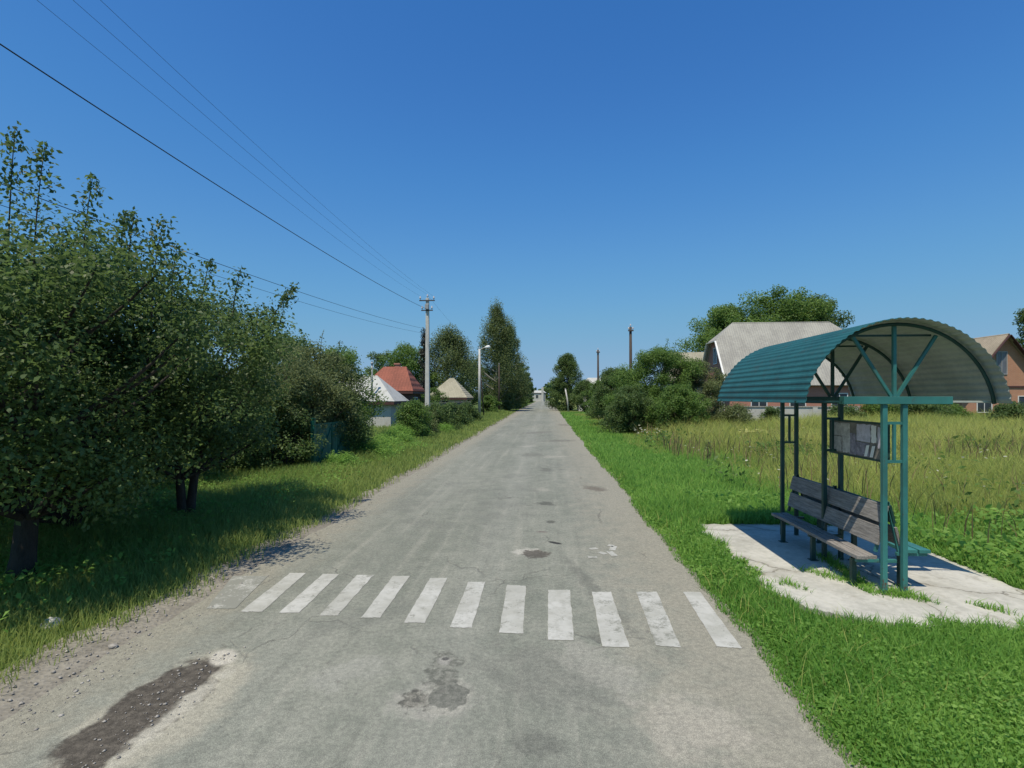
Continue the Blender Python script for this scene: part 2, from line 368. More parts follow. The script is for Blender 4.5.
def dirt_mat():
    m, t = newmat('verge_dirt'); p = t.worldpos()
    a = t.noise(p, 2.5, 6, .65); v = t.node('ShaderNodeTexVoronoi'); v.inputs['Scale'].default_value = 26; t.l.new(p, v.inputs['Vector'])
    c = t.mix(t.ramp(a, .35, .65), (.17, .158, .13), (.29, .272, .228))
    c = t.mix(.4, c, t.mix(v.outputs['Distance'], (.12, .11, .095), (.30, .28, .24)))
    finish(t, c, .95, t.bump(v.outputs['Distance'], .7, .02), spec=.1); return m
M['dirt'] = dirt_mat()
def slab_mat():
    m, t = newmat('pale_concrete'); p = t.worldpos()
    a = t.noise(p, 1.1, 6, .6); b = t.noise(p, 14, 5, .65); f = t.noise(p, 120, 2)
    k = t.math('ADD', t.math('MULTIPLY', a, .6), t.math('MULTIPLY', b, .4))
    c = t.mix(t.ramp(k, .36, .62), (.35, .345, .305), (.50, .49, .44))
    c = t.mix(t.math('MULTIPLY', t.ramp(t.noise(p, 2.6, 6, .7), .56, .7), .6), c, (.25, .235, .19))
    v = t.node('ShaderNodeTexVoronoi', feature='DISTANCE_TO_EDGE'); v.inputs['Scale'].default_value = .8
    nn = t.node('ShaderNodeTexNoise'); nn.inputs['Scale'].default_value = 3.5; nn.inputs['Detail'].default_value = 6; t.l.new(p, nn.inputs['Vector'])
    vm = t.node('ShaderNodeVectorMath', operation='MULTIPLY_ADD'); t.l.new(nn.outputs['Color'], vm.inputs[0]); vm.inputs[1].default_value = (.45, .45, 0); t.l.new(p, vm.inputs[2]); t.l.new(vm.outputs[0], v.inputs['Vector'])
    c = t.mix(t.math('MULTIPLY', t.ramp(v.outputs['Distance'], .0, .014, 1, 0), .8), c, (.12, .11, .09))
    c = t.mix(t.math('MULTIPLY', t.ramp(v.outputs['Distance'], .0, .10, 1, 0), t.math('MULTIPLY', t.ramp(b, .4, .6), .45)), c, (.24, .225, .18))
    c = t.mix(t.math('MULTIPLY', t.ramp(t.noise(p, 5, 6, .75), .58, .68), .5), c, (.27, .25, .20))
    finish(t, c, .9, t.bump(t.math('ADD', b, f), .3, .01), spec=.2); return m
M['slab'] = slab_mat()
M['stone'] = simple('stone', (.30, .28, .25), .9, .35, 12, bump=.3)

# ------------------------------------------------------------------ world, sun, camera
w = bpy.data.worlds.new('World'); bpy.context.scene.world = w; w.use_nodes = True
wt = NT(w.node_tree)
SUN = Vector((-.38, -.83, 2.05)).normalized()          # towards the sun
el = math.asin(SUN.z); az = math.atan2(SUN.x, SUN.y)
sky = wt.node('ShaderNodeTexSky', sky_type='NISHITA'); sky.sun_disc = False
sky.sun_elevation = el; sky.sun_rotation = az
sky.air_density = 1.0; sky.dust_density = .25; sky.ozone_density = 1.0; sky.altitude = 100
bg = w.node_tree.nodes['Background']; bg.inputs['Strength'].default_value = .12
# the camera's rendering of a clear noon sky: each channel of the sky's radiance through a curve
dim = wt.node('ShaderNodeVectorMath', operation='SCALE'); wt.l.new(sky.outputs[0], dim.inputs[0]); dim.inputs['Scale'].default_value = .12
cv = wt.node('ShaderNodeRGBCurve'); wt.l.new(dim.outputs[0], cv.inputs['Color'])
for ch, pts in enumerate([[(0, 0), (.095, .028), (.145, .056), (.264, .122), (.615, .235), (1, .30)],
                          [(0, 0), (.191, .162), (.285, .254), (.484, .372), (.852, .438), (1, .46)],
                          [(0, 0), (.352, .479), (.485, .60), (.697, .648), (.766, .635), (1, .64)]]):
    c_ = cv.mapping.curves[ch]; c_.points[0].location = pts[0]; c_.points[1].location = pts[-1]
    for q in pts[1:-1]: c_.points.new(*q)
cv.mapping.update()
up_ = wt.node('ShaderNodeVectorMath', operation='SCALE'); wt.l.new(cv.outputs[0], up_.inputs[0]); up_.inputs['Scale'].default_value = 1 / .12
wt.l.new(up_.outputs[0], bg.inputs['Color'])
sl = bpy.data.lights.new('sun', 'SUN'); sl.energy = 4.8; sl.angle = rad(.5); sl.color = (1, .905, .74)
so = bpy.data.objects.new('sun', sl); C.objects.link(so); so.rotation_euler = (-SUN).to_track_quat('-Z', 'Y').to_euler(); so.location = (-20, -20, 40)

cam = bpy.data.cameras.new('camera'); co = bpy.data.objects.new('camera', cam); C.objects.link(co)
cam.sensor_width = 36; cam.lens = 18.0; cam.shift_y = (HOR - 384) / 1024; cam.clip_end = 3000; cam.clip_start = .05
co.location = (0, 0, H); co.rotation_euler = (PI / 2, 0, PSI)
sc = bpy.context.scene; sc.camera = co
sc.view_settings.view_transform = 'Standard'; sc.view_settings.look = 'None'; sc.view_settings.exposure = 0; sc.view_settings.gamma = 1; sc.view_settings.use_curve_mapping = False
sc.cycles.max_bounces = 6; sc.cycles.diffuse_bounces = 3; sc.cycles.transmission_bounces = 3; sc.cycles.use_denoising = True

# ------------------------------------------------------------------ the setting
rng = np.random.default_rng(7)
def edge_noise(y, seed, amp):
    r = np.random.default_rng(seed); out = np.zeros_like(y)
    for k in range(7):
        fr = .25 * 1.9 ** k; out += amp * .75 ** k * np.sin(y * fr * 2 * PI / 3 + r.uniform(0, 6.3))
    return out
def road_right(y): return 1.80 + .0055 * np.clip(y - 25, 0, 60) + edge_noise(y, 3, .035)
def road_left(y): return -3.72 - .006 * np.clip(y - 10, 0, 60) + edge_noise(y, 5, .04)

g = MB(); g.add([(-900, -60, 0), (900, -60, 0), (900, 1500, 0), (-900, 1500, 0)], [(0, 1, 2, 3)])
struct(g.build('ground', M['ground']))

def strip(name, left, right, ys, z, mat):
    n = len(ys); vs = np.zeros((2 * n, 3)); vs[:n, 0] = left(ys); vs[n:, 0] = right(ys); vs[:n, 1] = ys; vs[n:, 1] = ys; vs[:, 2] = z
    i = np.arange(n - 1); fs = np.stack([i, i + n, i + n + 1, i + 1], 1)
    return npmesh(name, vs, fs, mat)
ys = np.concatenate([np.arange(-25, 0, .25), np.arange(0, 25, .05), np.arange(25, 80, .25), np.arange(80, 330, 2.0)])
struct(strip('dirt_shoulder', lambda y: road_left(y) - .42 - .35 * np.clip(1 - np.abs(y - 3.2) / 5, 0, 1) + edge_noise(y, 11, .06), lambda y: road_left(y) + .35, ys, .004, M['dirt']))
struct(strip('dirt_edge', lambda y: road_right(y) - .3, lambda y: road_right(y) + .09 + edge_noise(y, 13, .035), ys, .004, M['dirt']))
road = struct(strip('road', road_left, road_right, ys, .010, M['asphalt']))

bars = [((233, 577), (268, 577), (235, 610), (206, 610), 2), ((290, 574), (306, 574), (262, 613), (240, 613), 0), ((323, 575), (339, 575), (299, 614), (279, 614), 0),
        ((357, 576), (374, 576), (337, 617), (319, 617), 0), ((393, 577), (410, 577), (380, 619), (361, 619), 0), ((430, 579), (447, 579), (425, 624), (404, 624), 0),
        ((468, 583), (485, 583), (472, 629), (450, 629), 0), ((507, 586), (526, 587), (523, 635), (499, 634), 0), ((548, 591), (570, 591), (574, 642), (548, 641), 0),
        ((592, 593), (611, 593), (630, 649), (602, 648), 0), ((636, 593), (657, 593), (681, 649), (656, 647), 1), ((683, 593), (700, 593), (742, 650), (717, 648), 0)]
def ragged_quad(name, q, z, mat, amp, seed, parent=None):
    r = np.random.default_rng(seed); pts = []
    for a, b in zip(q, q[1:] + q[:1]):
        n = 14
        for k in range(n):
            u = k / n; pts.append((a[0] + (b[0] - a[0]) * u + r.normal(0, amp), a[1] + (b[1] - a[1]) * u + r.normal(0, amp), z))
    m = MB(); m.add(pts, [tuple(range(len(pts)))[::-1]])
    return m.build(name, mat, parent)
for i, b in enumerate(bars):
    q = [ground(*c) for c in b[:4]]
    ragged_quad('crosswalk_stripe', q, .014, [M['paint'], M['paint_worn'], M['paint_faint']][b[4]], .0028, 50 + i, road)
# the few faded strokes beyond the crossing
def stroke(pts, wd, seed):
    m = MB(); r = np.random.default_rng(seed)
    P_ = [ground(*q) for q in pts]
    for (x0, y0), (x1, y1) in zip(P_, P_[1:]):
        L = math.hypot(x1 - x0, y1 - y0) or 1; nx, ny = -(y1 - y0) / L * wd, (x1 - x0) / L * wd
        m.add([(x0 + nx, y0 + ny, .014), (x0 - nx, y0 - ny, .014), (x1 - nx, y1 - ny, .014), (x1 + nx, y1 + ny, .014)], [(0, 1, 2, 3)])
    return m
for s_, pts in enumerate([[(590, 550), (597, 549)], [(588, 558), (597, 558)], [(599, 553), (606, 555)], [(608, 546), (614, 547), (612, 551)], [(609, 552), (615, 557)]]):
    stroke(pts, .045, s_).build('faded_marking', M['paint'], road)

# concrete pad of the bus stop
def pad():
    q = [(2.50, 8.85), (2.46, 6.3), (2.52, 5.75), (2.75, 5.35), (3.1, 5.12), (3.6, 5.02), (4.1, 5.15), (4.9, 4.95), (5.42, 5.05), (5.30, 6.2), (5.45, 8.9), (4.0, 8.95)]
    r = np.random.default_rng(4); pts = []
    for a, b in zip(q, q[1:] + q[:1]):
        for k in range(16):
            u = k / 16; pts.append((a[0] + (b[0] - a[0]) * u + r.normal(0, .022), a[1] + (b[1] - a[1]) * u + r.normal(0, .022)))
    n = len(pts); m = MB()
    m.add([(x, y, .05) for x, y in pts] + [(x, y, -.03) for x, y in pts], [tuple(range(n))] + [(i, i + n, (i + 1) % n + n, (i + 1) % n) for i in range(n)])
    return m.build('pavement_pad', M['slab'])
struct(pad())
PAD_Z = .05

# ------------------------------------------------------------------ bus shelter
def shelter():
    XC = 3.805
    root = thing('bus_shelter', 'open bus shelter with teal corrugated barrel roof on paired green posts', 'bus shelter', (XC, 7.05, PAD_Z))
    R = 1.025; ZE = 2.13; half = 1.0; cz = ZE + .88 - R                     # arc centre height
    a0 = math.asin(min(1, half / R)) if cz <= ZE else PI - math.asin(half / R)
    a0 = math.acos((ZE - cz) / R)
    Y0, Y1 = 5.64, 8.42
    # roof sheet: corrugations run along the shelter
    n = 38 * 8; prof = []
    for i in range(n + 1):
        a = -a0 + 2 * a0 * i / n
        wv = .5 + .5 * math.cos(2 * PI * i / 8); wv = min(1, max(0, (wv - .2) / .6))
        prof.append((a, R + .02 + .010 * wv))
    ysr = np.linspace(Y0, Y1, 9); m = MB()
    k = len(prof)
    outer = [(XC + r * math.sin(a), y, cz + r * math.cos(a)) for y in ysr for a, r in prof]
    inner = [(XC + (r - .004) * math.sin(a), y, cz + (r - .004) * math.cos(a)) for y in ysr for a, r in prof]
    ny = len(ysr)
    m.add(outer, [(j * k + i, j * k + i + 1, (j + 1) * k + i + 1, (j + 1) * k + i) for j in range(ny - 1) for i in range(k - 1)], 0)
    m.add(inner, [(j * k + i, (j + 1) * k + i, (j + 1) * k + i + 1, j * k + i + 1) for j in range(ny - 1) for i in range(k - 1)], 1)
    o = len(outer); rim = []
    for i in range(k - 1): rim += [(i, o + i, o + i + 1, i + 1), ((ny - 1) * k + i, (ny - 1) * k + i + 1, o + (ny - 1) * k + i + 1, o + (ny - 1) * k + i)]
    for f in rim: m.f.append(f); m.mi.append(0); m.smooth.append(False)
    m.build('roof_sheet', [M['teal_sheet'], M['grey_underside']], root)
    for f, (yp, paint) in enumerate([(5.85, 'teal_paint'), (7.05, 'dark_green_and_shaded_teal'), (8.25, 'dark_green_and_shaded_teal')]):  # middle and far frames: the same teal, roof shade painted into its colour
        pm = M[paint]; ft = [5.80, 7.05, 8.28][f]
        arc = [(XC + (R - .022) * math.sin(a), ft, cz + (R - .022) * math.cos(a)) for a in np.linspace(-a0, a0, 33)]
        MB().tube(arc, .02, 6).build('arch_rib', M['dark_green_and_shaded_teal'], root)
        for s in (-1, 1):
            MB().box(XC + s * .105 - .025, XC + s * .105 + .025, yp - .025, yp + .025, PAD_Z, 2.12).build('post', pm, root, .004)
        MB().box(XC - .55, XC + .58, yp - .045, yp + .045, 2.122, 2.205).build('beam', pm, root, .004)
        MB().bar((XC - 1.05, yp, 2.15), (XC - .552, yp, 2.15), .02).build('tie_bar', M['dark_green_and_shaded_teal'], root); MB().bar((XC + .582, yp, 2.15), (XC + 1.05, yp, 2.15), .02).build('tie_bar', M['grey_underside'], root)
        MB().bar((XC, yp, 2.207), (XC, yp, cz + R - .03), .034).build('king_post', pm, root)
        for s in (-1, 1):
            a = s * .46
            MB().bar((XC + s * .03, yp + .003, 2.207), (XC + (R - .04) * math.sin(a), yp + .003, cz + (R - .04) * math.cos(a)), .03).build('brace', pm, root)
        zc = cz + (R - .05) * math.cos(.42); xh = (R - .03) * math.sin(.42)
        MB().bar((XC - xh, yp + .036, zc - .0), (XC + xh, yp + .036, zc), .022).build('collar_tie', M['dark_green_and_shaded_teal'], root)
        # little ladder frame between the two posts
        lm = MB(); lm.box(XC - .08, XC + .08, yp - .014, yp + .014, 1.90, 1.93).box(XC - .08, XC + .08, yp - .014, yp + .014, 1.48, 1.51).box(XC - .014, XC + .014, yp - .0139, yp + .0139, 1.511, 1.899)
        lm.build('infill_frame', pm, root)
    for s in (-1, 1):
        MB().box(XC + s * .56 - .02, XC + s * .56 + .02, 5.90, 8.20, 2.125, 2.165).build('purlin', M['dark_green_and_shaded_teal'], root)
    return XC
XC = shelter()

def bench():
    root = thing('double_bench', 'weathered grey plank bench with A-shaped teal end frames under the bus shelter', 'bench', (XC, 7.0, PAD_Z))
    y0, y1 = 5.93, 8.05
    def plank(name, p, q, th, mat, parent=root, seed=0):
        """plank along y: p,q are (x,z) of its two long edges"""
        r = random.Random(seed); px_, pz = p; qx, qz = q; L = math.hypot(qx - px_, qz - pz); nx, nz = -(qz - pz) / L * th, (qx - px_) / L * th
        ya, yb = y0 + r.uniform(-.02, .02), y1 + r.uniform(-.03, .03)
        N = 6; vs = []; fs = []
        for i in range(N + 1):
            y = ya + (yb - ya) * i / N; dz = r.uniform(-.004, .004)
            vs += [(px_, y, pz + dz), (qx, y, qz + dz), (qx + nx, y, qz + nz + dz), (px_ + nx, y, pz + nz + dz)]
        for i in range(N):
            b = i * 4
            for j in range(4): fs.append((b + j, b + 4 + j, b + 4 + (j + 1) % 4, b + (j + 1) % 4))
        fs += [(0, 1, 2, 3), (N * 4 + 3, N * 4 + 2, N * 4 + 1, N * 4)]
        return MB().add(vs, fs).build(name, mat, parent, .004)
    plank('seat_plank', (3.455, .395), (3.575, .395), .04, M['old_wood'], seed=1)
    plank('seat_plank', (3.59, .395), (3.69, .395), .04, M['old_wood'], seed=2)
    b = plank('seat_plank', (3.97, .475), (4.10, .475), .04, M['teal_paint'], seed=3); b['label'] = 'teal painted seat plank'
    b = plank('seat_plank', (4.12, .475), (4.24, .475), .04, M['teal_paint'], seed=4); b['label'] = 'teal painted seat plank'
    for k, (za, zb) in enumerate([(.56, .76), (.80, 1.0)]):
        f = lambda z: XC - .02 - (1.04 - z) / .54 * .13
        plank('back_board', (f(za), za), (f(zb), zb), -.028, M['old_wood'], seed=7 + k)
        f = lambda z: XC + .02 + (1.04 - z) / .54 * .13
        plank('back_board', (f(za), za), (f(zb), zb), .028, M['dark_green_and_shaded_teal'] if k else M['old_wood'], seed=9 + k)
    for y in (5.965, 7.0, 8.0):  # inner frames and rails are teal too, darkened in colour for the shade
        e = MB(); e.bar((XC - .125, y, .474), (XC, y, 1.035), .03, up=(0, 1, 0)).bar((XC + .125, y, .474), (XC + .004, y, 1.03), .03, up=(0, 1, 0))
        e.build('end_frame', M['teal_paint'] if y < 6.5 else M['dark_green_and_shaded_teal'], root)
        MB().box(3.47, 3.90, y - .02, y + .02, .357, .392).box(3.902, 4.22, y - .02, y + .02, .437, .472).build('seat_rail', M['teal_paint'] if y < 6.5 else M['dark_green_and_shaded_teal'], root, .003)
    for y in (6.12, 7.0, 7.85):
        for xa, zt_ in ((3.53, .354), (4.05, .434)):
            lg = MB(); lg.bar((xa, y, PAD_Z + .006), (xa, y, zt_), .05); lg.box(xa - .05, xa + .05, y - .05, y + .05, PAD_Z + .001, PAD_Z + .008)
            lg.build('leg', M['dark_green_and_shaded_teal'], root)
bench()

def noticeboard():
    x = 3.865; ya, yb, z0, z1 = 6.06, 7.18, 1.475, 1.88
    root = thing('notice_board', 'small notice board of torn grey and white posters between the shelter posts', 'notice board', (x, 6.6, z0))
    MB().box(x - .012, x + .012, ya, yb, z0, z1).build('panel', M['board_back'], root)
    fr = MB()
    for z in (z0 - .013, z1 + .013): fr.box(x - .015, x + .015, ya - .03, yb + .03, z - .012, z + .012)
    for y in (ya - .016, yb + .016): fr.box(x - .015, x + .015, y - .0125, y + .0125, z0, z1)
    fr.build('frame', M['dark_green_and_shaded_teal'], root)
    r = random.Random(5)
    def poster(y0, y1, a, b, mat, k):
        n = 8; pts = []
        for (p, q) in (((y0, a), (y1, a)), ((y1, a), (y1, b)), ((y1, b), (y0, b)), ((y0, b), (y0, a))):
            for i in range(n):
                u = i / n; pts.append((x - .0155 - .0012 * k, p[0] + (q[0] - p[0]) * u + r.gauss(0, .004), p[1] + (q[1] - p[1]) * u + r.gauss(0, .004)))
        MB().add(pts, [tuple(range(len(pts)))]).build('poster', M[mat], root)
    poster(6.74, 7.12, 1.70, 1.865, 'paper_grey', 0)
    poster(6.92, 7.11, 1.49, 1.685, 'paper_grey', 1)
    poster(6.70, 6.90, 1.49, 1.69, 'paper_grey', 2)
    poster(6.61, 6.73, 1.482, 1.75, 'paper_dark', 3)
    poster(6.33, 6.60, 1.66, 1.87, 'paper_mauve', 0)
    poster(6.35, 6.62, 1.485, 1.645, 'paper_dark', 1)
    poster(6.22, 6.31, 1.66, 1.868, 'paper_white', 2)
    poster(6.07, 6.20, 1.60, 1.85, 'paper_mauve', 0)
    for ys_, k in ((6.40, 4), (6.29, 5), (6.09, 3)):
        m = MB(); xx = x - .0155 - .0012 * k
        m.add([(xx, ys_, 1.62), (xx, ys_ - .06, 1.63), (xx, ys_ - .015, 1.49), (xx, ys_ + .045, 1.485)], [(0, 1, 2, 3)]).build('poster', M['paper_white'], root)
noticeboard()

# ------------------------------------------------------------------ vegetation generator
def leaves_at(pos, nrm, L, W, r, droop=.3):
    """rhombic folded leaves; returns verts, quads"""
    n = len(pos)
    d = r.normal(size=(n, 3)); d[:, 2] -= droop
    d -= nrm * np.sum(d * nrm, 1, keepdims=True); d /= np.linalg.norm(d, axis=1, keepdims=True) + 1e-9
    s = np.cross(nrm, d); k = r.uniform(.65, 1.3, (n, 1))
    l = L * k; w_ = W * k
    v = np.stack([pos, pos + d * l * .5 + s * w_ * .5 + nrm * w_ * .12, pos + d * l - nrm * l * .1, pos + d * l * .5 - s * w_ * .5 + nrm * w_ * .12], 1).reshape(-1, 3)
    q = np.arange(4 * n).reshape(n, 4)
    return v, q
def bez(a, b, c, n):
    t = np.linspace(0, 1, n)[:, None]; return (1 - t) ** 2 * np.array(a) + 2 * t * (1 - t) * np.array(b) + t ** 2 * np.array(c)

def envelope(shape, t):
    if shape == 'round': return np.sqrt(np.clip(1 - (1.9 * t - .9) ** 2, .02, 1)) ** .9
    if shape == 'column': return np.clip(np.sin(PI * np.clip(t * .93 + .07, 0, 1) ** .7), .03, 1) ** .75
    if shape == 'cone': return np.clip(1.05 - t, .04, 1) ** .8 * np.clip(t * 6 + .35, 0, 1)
    if shape == 'shrub': return np.sqrt(np.clip(1.03 - t ** 2.2, .03, 1)) * np.clip(.72 + t * 1.2, 0, 1)
    if shape == 'umbrella': return np.sqrt(np.clip(1 - (1.55 * t - .55) ** 2, .02, 1))

def tree(name, label, cat, x, y, h, z0, r, nclump, nleaf, L, W, mat, shape='round', trunk_r=.12, stems=1, seed=0, group=None, clump=.4,
         squash=.8, bark='bark', shoots=(), droop=.3, sx=1.0, sy=1.0, lean=(0, 0), limbs=.6, lumps=.28, bias=.5):
    rg = np.random.default_rng(seed + 1000); R_ = random.Random(seed)
    root = thing(name, label, cat, (x, y, 0), group)
    ph = rg.uniform(0, 6.3, 8)
    t = rg.beta(1.25, 1.15, nclump); a = rg.uniform(0, 2 * PI, nclump)
    rr = envelope(shape, t) * r * (1 + lumps * (np.sin(2 * a + ph[0] + 3 * t) + .7 * np.sin(3 * a + ph[1] - 5 * t) + .5 * np.sin(5 * a + ph[2] + 9 * t)) * .6)
    rad_ = rr * rg.uniform(0, 1, nclump) ** bias
    cen = np.stack([np.cos(a) * rad_ * sx + lean[0] * t, np.sin(a) * rad_ * sy + lean[1] * t, z0 + t * (h - z0 - clump * .3)], 1)
    cs = clump * rg.uniform(.6, 1.35, nclump)
    cnt = np.maximum(6, (nleaf * cs ** 2 / np.sum(cs ** 2)).astype(int))
    idx = np.repeat(np.arange(nclump), cnt)
    off = rg.normal(size=(len(idx), 3)); off /= np.linalg.norm(off, axis=1, keepdims=True)
    off *= rg.uniform(0, 1, (len(idx), 1)) ** .55 * cs[idx][:, None]; 
    out = off / (cs[idx][:, None] + 1e-6)
    off[:, 2] *= squash
    if squash > 1.2: off[:, 2] -= .3 * cs[idx]
    pos = cen[idx] + off; pos[:, 2] = np.maximum(pos[:, 2], .06)
    nrm = out * .55 + rg.normal(size=out.shape) * .55 + np.array([0, 0, .55]); nrm /= np.linalg.norm(nrm, axis=1, keepdims=True)
    tint = np.clip(rg.uniform(0, 1, nclump)[idx] * .5 + rg.uniform(0, 1, len(idx)) * .55, 0, 1)
    # trunk and limbs
    tb = MB(); near = nleaf > 9000 and L < .12
    stem_paths = []
    for s in range(stems):
        an = 2 * PI * s / max(1, stems) + R_.uniform(0, 2); sp = 0 if stems == 1 else .22 * r
        top = np.array([math.cos(an) * sp * 1.6 + lean[0] * .6, math.sin(an) * sp * 1.6 + lean[1] * .6, z0 + (h - z0) * .72])
        p0 = np.array([math.cos(an) * (0 if stems == 1 else trunk_r * .4), math.sin(an) * (0 if stems == 1 else trunk_r * .4), -.05])
        mid = (p0 + top) / 2 + np.array([R_.uniform(-.12, .12) * r, R_.uniform(-.12, .12) * r, 0]); mid[:2] *= 1 if stems == 1 else .45
        pa = bez(p0, mid, top, 9); tr = trunk_r * (1 if stems == 1 else .75)
        rs = tr * (1 - np.linspace(0, 1, 9) * .82); rs[0] *= 1.35
        tb.tube([(x + p[0], y + p[1], p[2]) for p in pa], list(rs), 9 if near else 6); stem_paths.append((pa, rs))
    for c in cen[: int(nclump * limbs)]:
        pa, rs = stem_paths[R_.randrange(stems)]
        hd = math.hypot(c[0], c[1]); zt = max(z0 * .75, c[2] - hd * R_.uniform(.5, 1.0)); j = int(np.argmin(np.abs(pa[:, 2] - zt)))
        s0 = pa[j]; mid = s0 * .4 + c * .6 + np.array([0, 0, -.12 * hd + R_.uniform(-.1, .1)])
        tb.tube([(x + p[0], y + p[1], p[2]) for p in bez(s0, mid, c, 5)], list(np.linspace(min(rs[j] * .55, .05 + .02 * h * .3), .006 + .001 * h, 5)), 5 if near else 4, caps=False)
    v, q = leaves_at(pos + np.array([x, y, 0]), nrm, L, W, rg, droop)
    allv = [v]; allq = [q]; allt = [tint]; nv = len(v)
    for (dx, dy, zb, zt, lx, ly, nl) in shoots:                      # upright young shoots above the crown
        p = bez((x + dx, y + dy, zb), (x + dx, y + dy, (zb + zt) / 2), (x + dx + lx, y + dy + ly, zt), 7)
        tb.tube([tuple(k) for k in p], list(np.linspace(.016, .005, 7)), 4, caps=False)
        u = rg.uniform(.12, 1, nl) ** .85; pp = np.stack([np.interp(u * 6, np.arange(7), p[:, k]) for k in range(3)], 1)
        wd = .035 + .10 * np.sin(PI * np.clip(u, 0, 1) ** .8)[:, None] * (1 + .5 * np.sin(u * 17 + dx * 9))[:, None]
        pp = pp + rg.normal(size=(nl, 3)) * wd; nn = rg.normal(size=(nl, 3)); nn /= np.linalg.norm(nn, axis=1, keepdims=True)
        v2, q2 = leaves_at(pp, nn, L, W, rg, droop); allv.append(v2); allq.append(q2 + nv); nv += len(v2); allt.append(rg.uniform(0, .6, nl))
    tb.build('trunk', M[bark], root)
    npmesh('crown', np.concatenate(allv), np.concatenate(allq), M[mat], np.concatenate(allt), root)
    return root

# --- fruit trees along the verge
FT = dict(lumps=.38, bias=.42, squash=.85)
tree('fruit_tree', 'dark fruit tree nearest the camera with bare thick trunk and upright shoots', 'tree', -5.98, 5.45, 4.2, 1.2, 2.0, 84, 40000, .066, .038, 'leaf_fruit', 'round', .13, 1, 1,
     clump=.50, shoots=[(-.35, .5, 3.4, 5.35, .05, .1, 420), (-.05, .85, 3.4, 5.05, .15, .0, 330), (.25, 1.2, 3.3, 4.75, .05, .1, 330), (.55, 1.3, 3.3, 4.7, .1, .1, 420), (-.8, .6, 3.4, 5.6, .1, 0, 420)], lean=(-.15, .1), **FT)
tree('fruit_tree', 'dense shady fruit tree between the nearest tree and the forked one', 'tree', -6.95, 7.1, 4.4, .40, 1.8, 90, 40000, .066, .038, 'leaf_fruit', 'round', .11, 2, 2,
     clump=.48, shoots=[(.9, -.2, 3.5, 4.8, .1, 0, 300), (1.3, .3, 3.4, 4.5, .1, 0, 260)], lean=(.3, 0), **FT)
tree('fruit_tree', 'fruit tree with low forked dark trunk and branch reaching towards the road', 'tree', -6.15, 8.4, 4.15, 1.25, 1.55, 62, 30000, .064, .037, 'leaf_fruit', 'round', .11, 2, 3,
     clump=.44, shoots=[(1.1, .5, 3.0, 4.2, .55, .1, 520), (.7, .2, 3.3, 4.45, .1, .1, 260), (.2, .1, 3.4, 4.6, .1, .1, 260)], lean=(.2, .1), **FT)
tree('fruit_tree', 'fruit tree standing deepest in the garden behind the forked tree', 'tree', -9.2, 8.4, 4.2, 1.2, 1.6, 60, 18000, .08, .045, 'leaf_fruit', 'round', .09, 2, 4, clump=.48, **FT)
tree('fruit_tree', 'shaded fruit tree at the edge of the photo behind the nearest one', 'tree', -8.6, 6.3, 4.5, .9, 1.8, 70, 18000, .085, .048, 'leaf_fruit', 'round', .1, 2, 14, clump=.5, **FT)
# --- lighter thicket by the green gate
tree('willow_shrub', 'pale olive bushy tree beside the green gate, nearest of the thicket', 'shrub', -8.3, 15.0, 3.75, .4, 1.75, 110, 24000, .085, .035, 'leaf_olive', 'round', .06, 4, 5, clump=.4,
     shoots=[(-.4, .3, 3.0, 3.95, -.1, 0, 30), (.1, .2, 3.0, 3.85, .1, 0, 25), (.4, 0, 2.9, 3.8, .1, 0, 25)])
tree('willow_shrub', 'tall olive bushy tree behind the gate with thin upright twigs', 'shrub', -8.1, 17.4, 4.0, .6, 1.7, 120, 22000, .09, .04, 'leaf_olive', 'round', .06, 4, 6, clump=.42,
     shoots=[(.4, -.3, 3.4, 4.4, .1, 0, 30), (-.3, .2, 3.4, 4.3, -.1, 0, 25), (.8, .2, 3.2, 4.2, .1, 0, 25)])
tree('garden_tree', 'mid green tree with rounded top just before the white shed', 'tree', -8.35, 20.5, 4.3, .5, 1.3, 110, 18000, .10, .05, 'leaf_green', 'round', .08, 3, 7, clump=.42)
tree('garden_tree', 'dark green tree in the gardens behind the rounded one', 'tree', -11.5, 22.0, 5.0, .9, 2.2, 100, 14000, .13, .07, 'leaf_deep', 'round', .12, 2, 8, clump=.55)
tree('garden_tree', 'low olive tree overhanging the green gate', 'tree', -7.3, 15.9, 2.9, 1.1, 1.0, 60, 9000, .085, .04, 'leaf_olive', 'round', .05, 3, 9, clump=.32)
for k, (px, d, h, r, s, lab) in enumerate([(284, 14.6, 2.5, 1.15, 21, 'dark shrub under the olive thicket at the near post of the green gate'), (248, 14.0, 2.5, 1.2, 24, 'dark shrub between the forked trunk and the olive thicket'), (216, 13.4, 2.7, 1.2, 25, 'dark shrub seen just behind the forked trunk'), (170, 11.8, 2.6, 1.2, 26, 'dark shrub in the shade behind the dense fruit tree'), (345, 17.5, 2.3, .9, 23, 'dark shrub at the far post of the green gate')]):
    X, Y = at(px, d); tree('garden_shrub', lab, 'shrub', X, Y, h, .2, r, 60, 8000, .085, .045, 'leaf_deep', 'shrub', .04, 4, s, clump=.32)
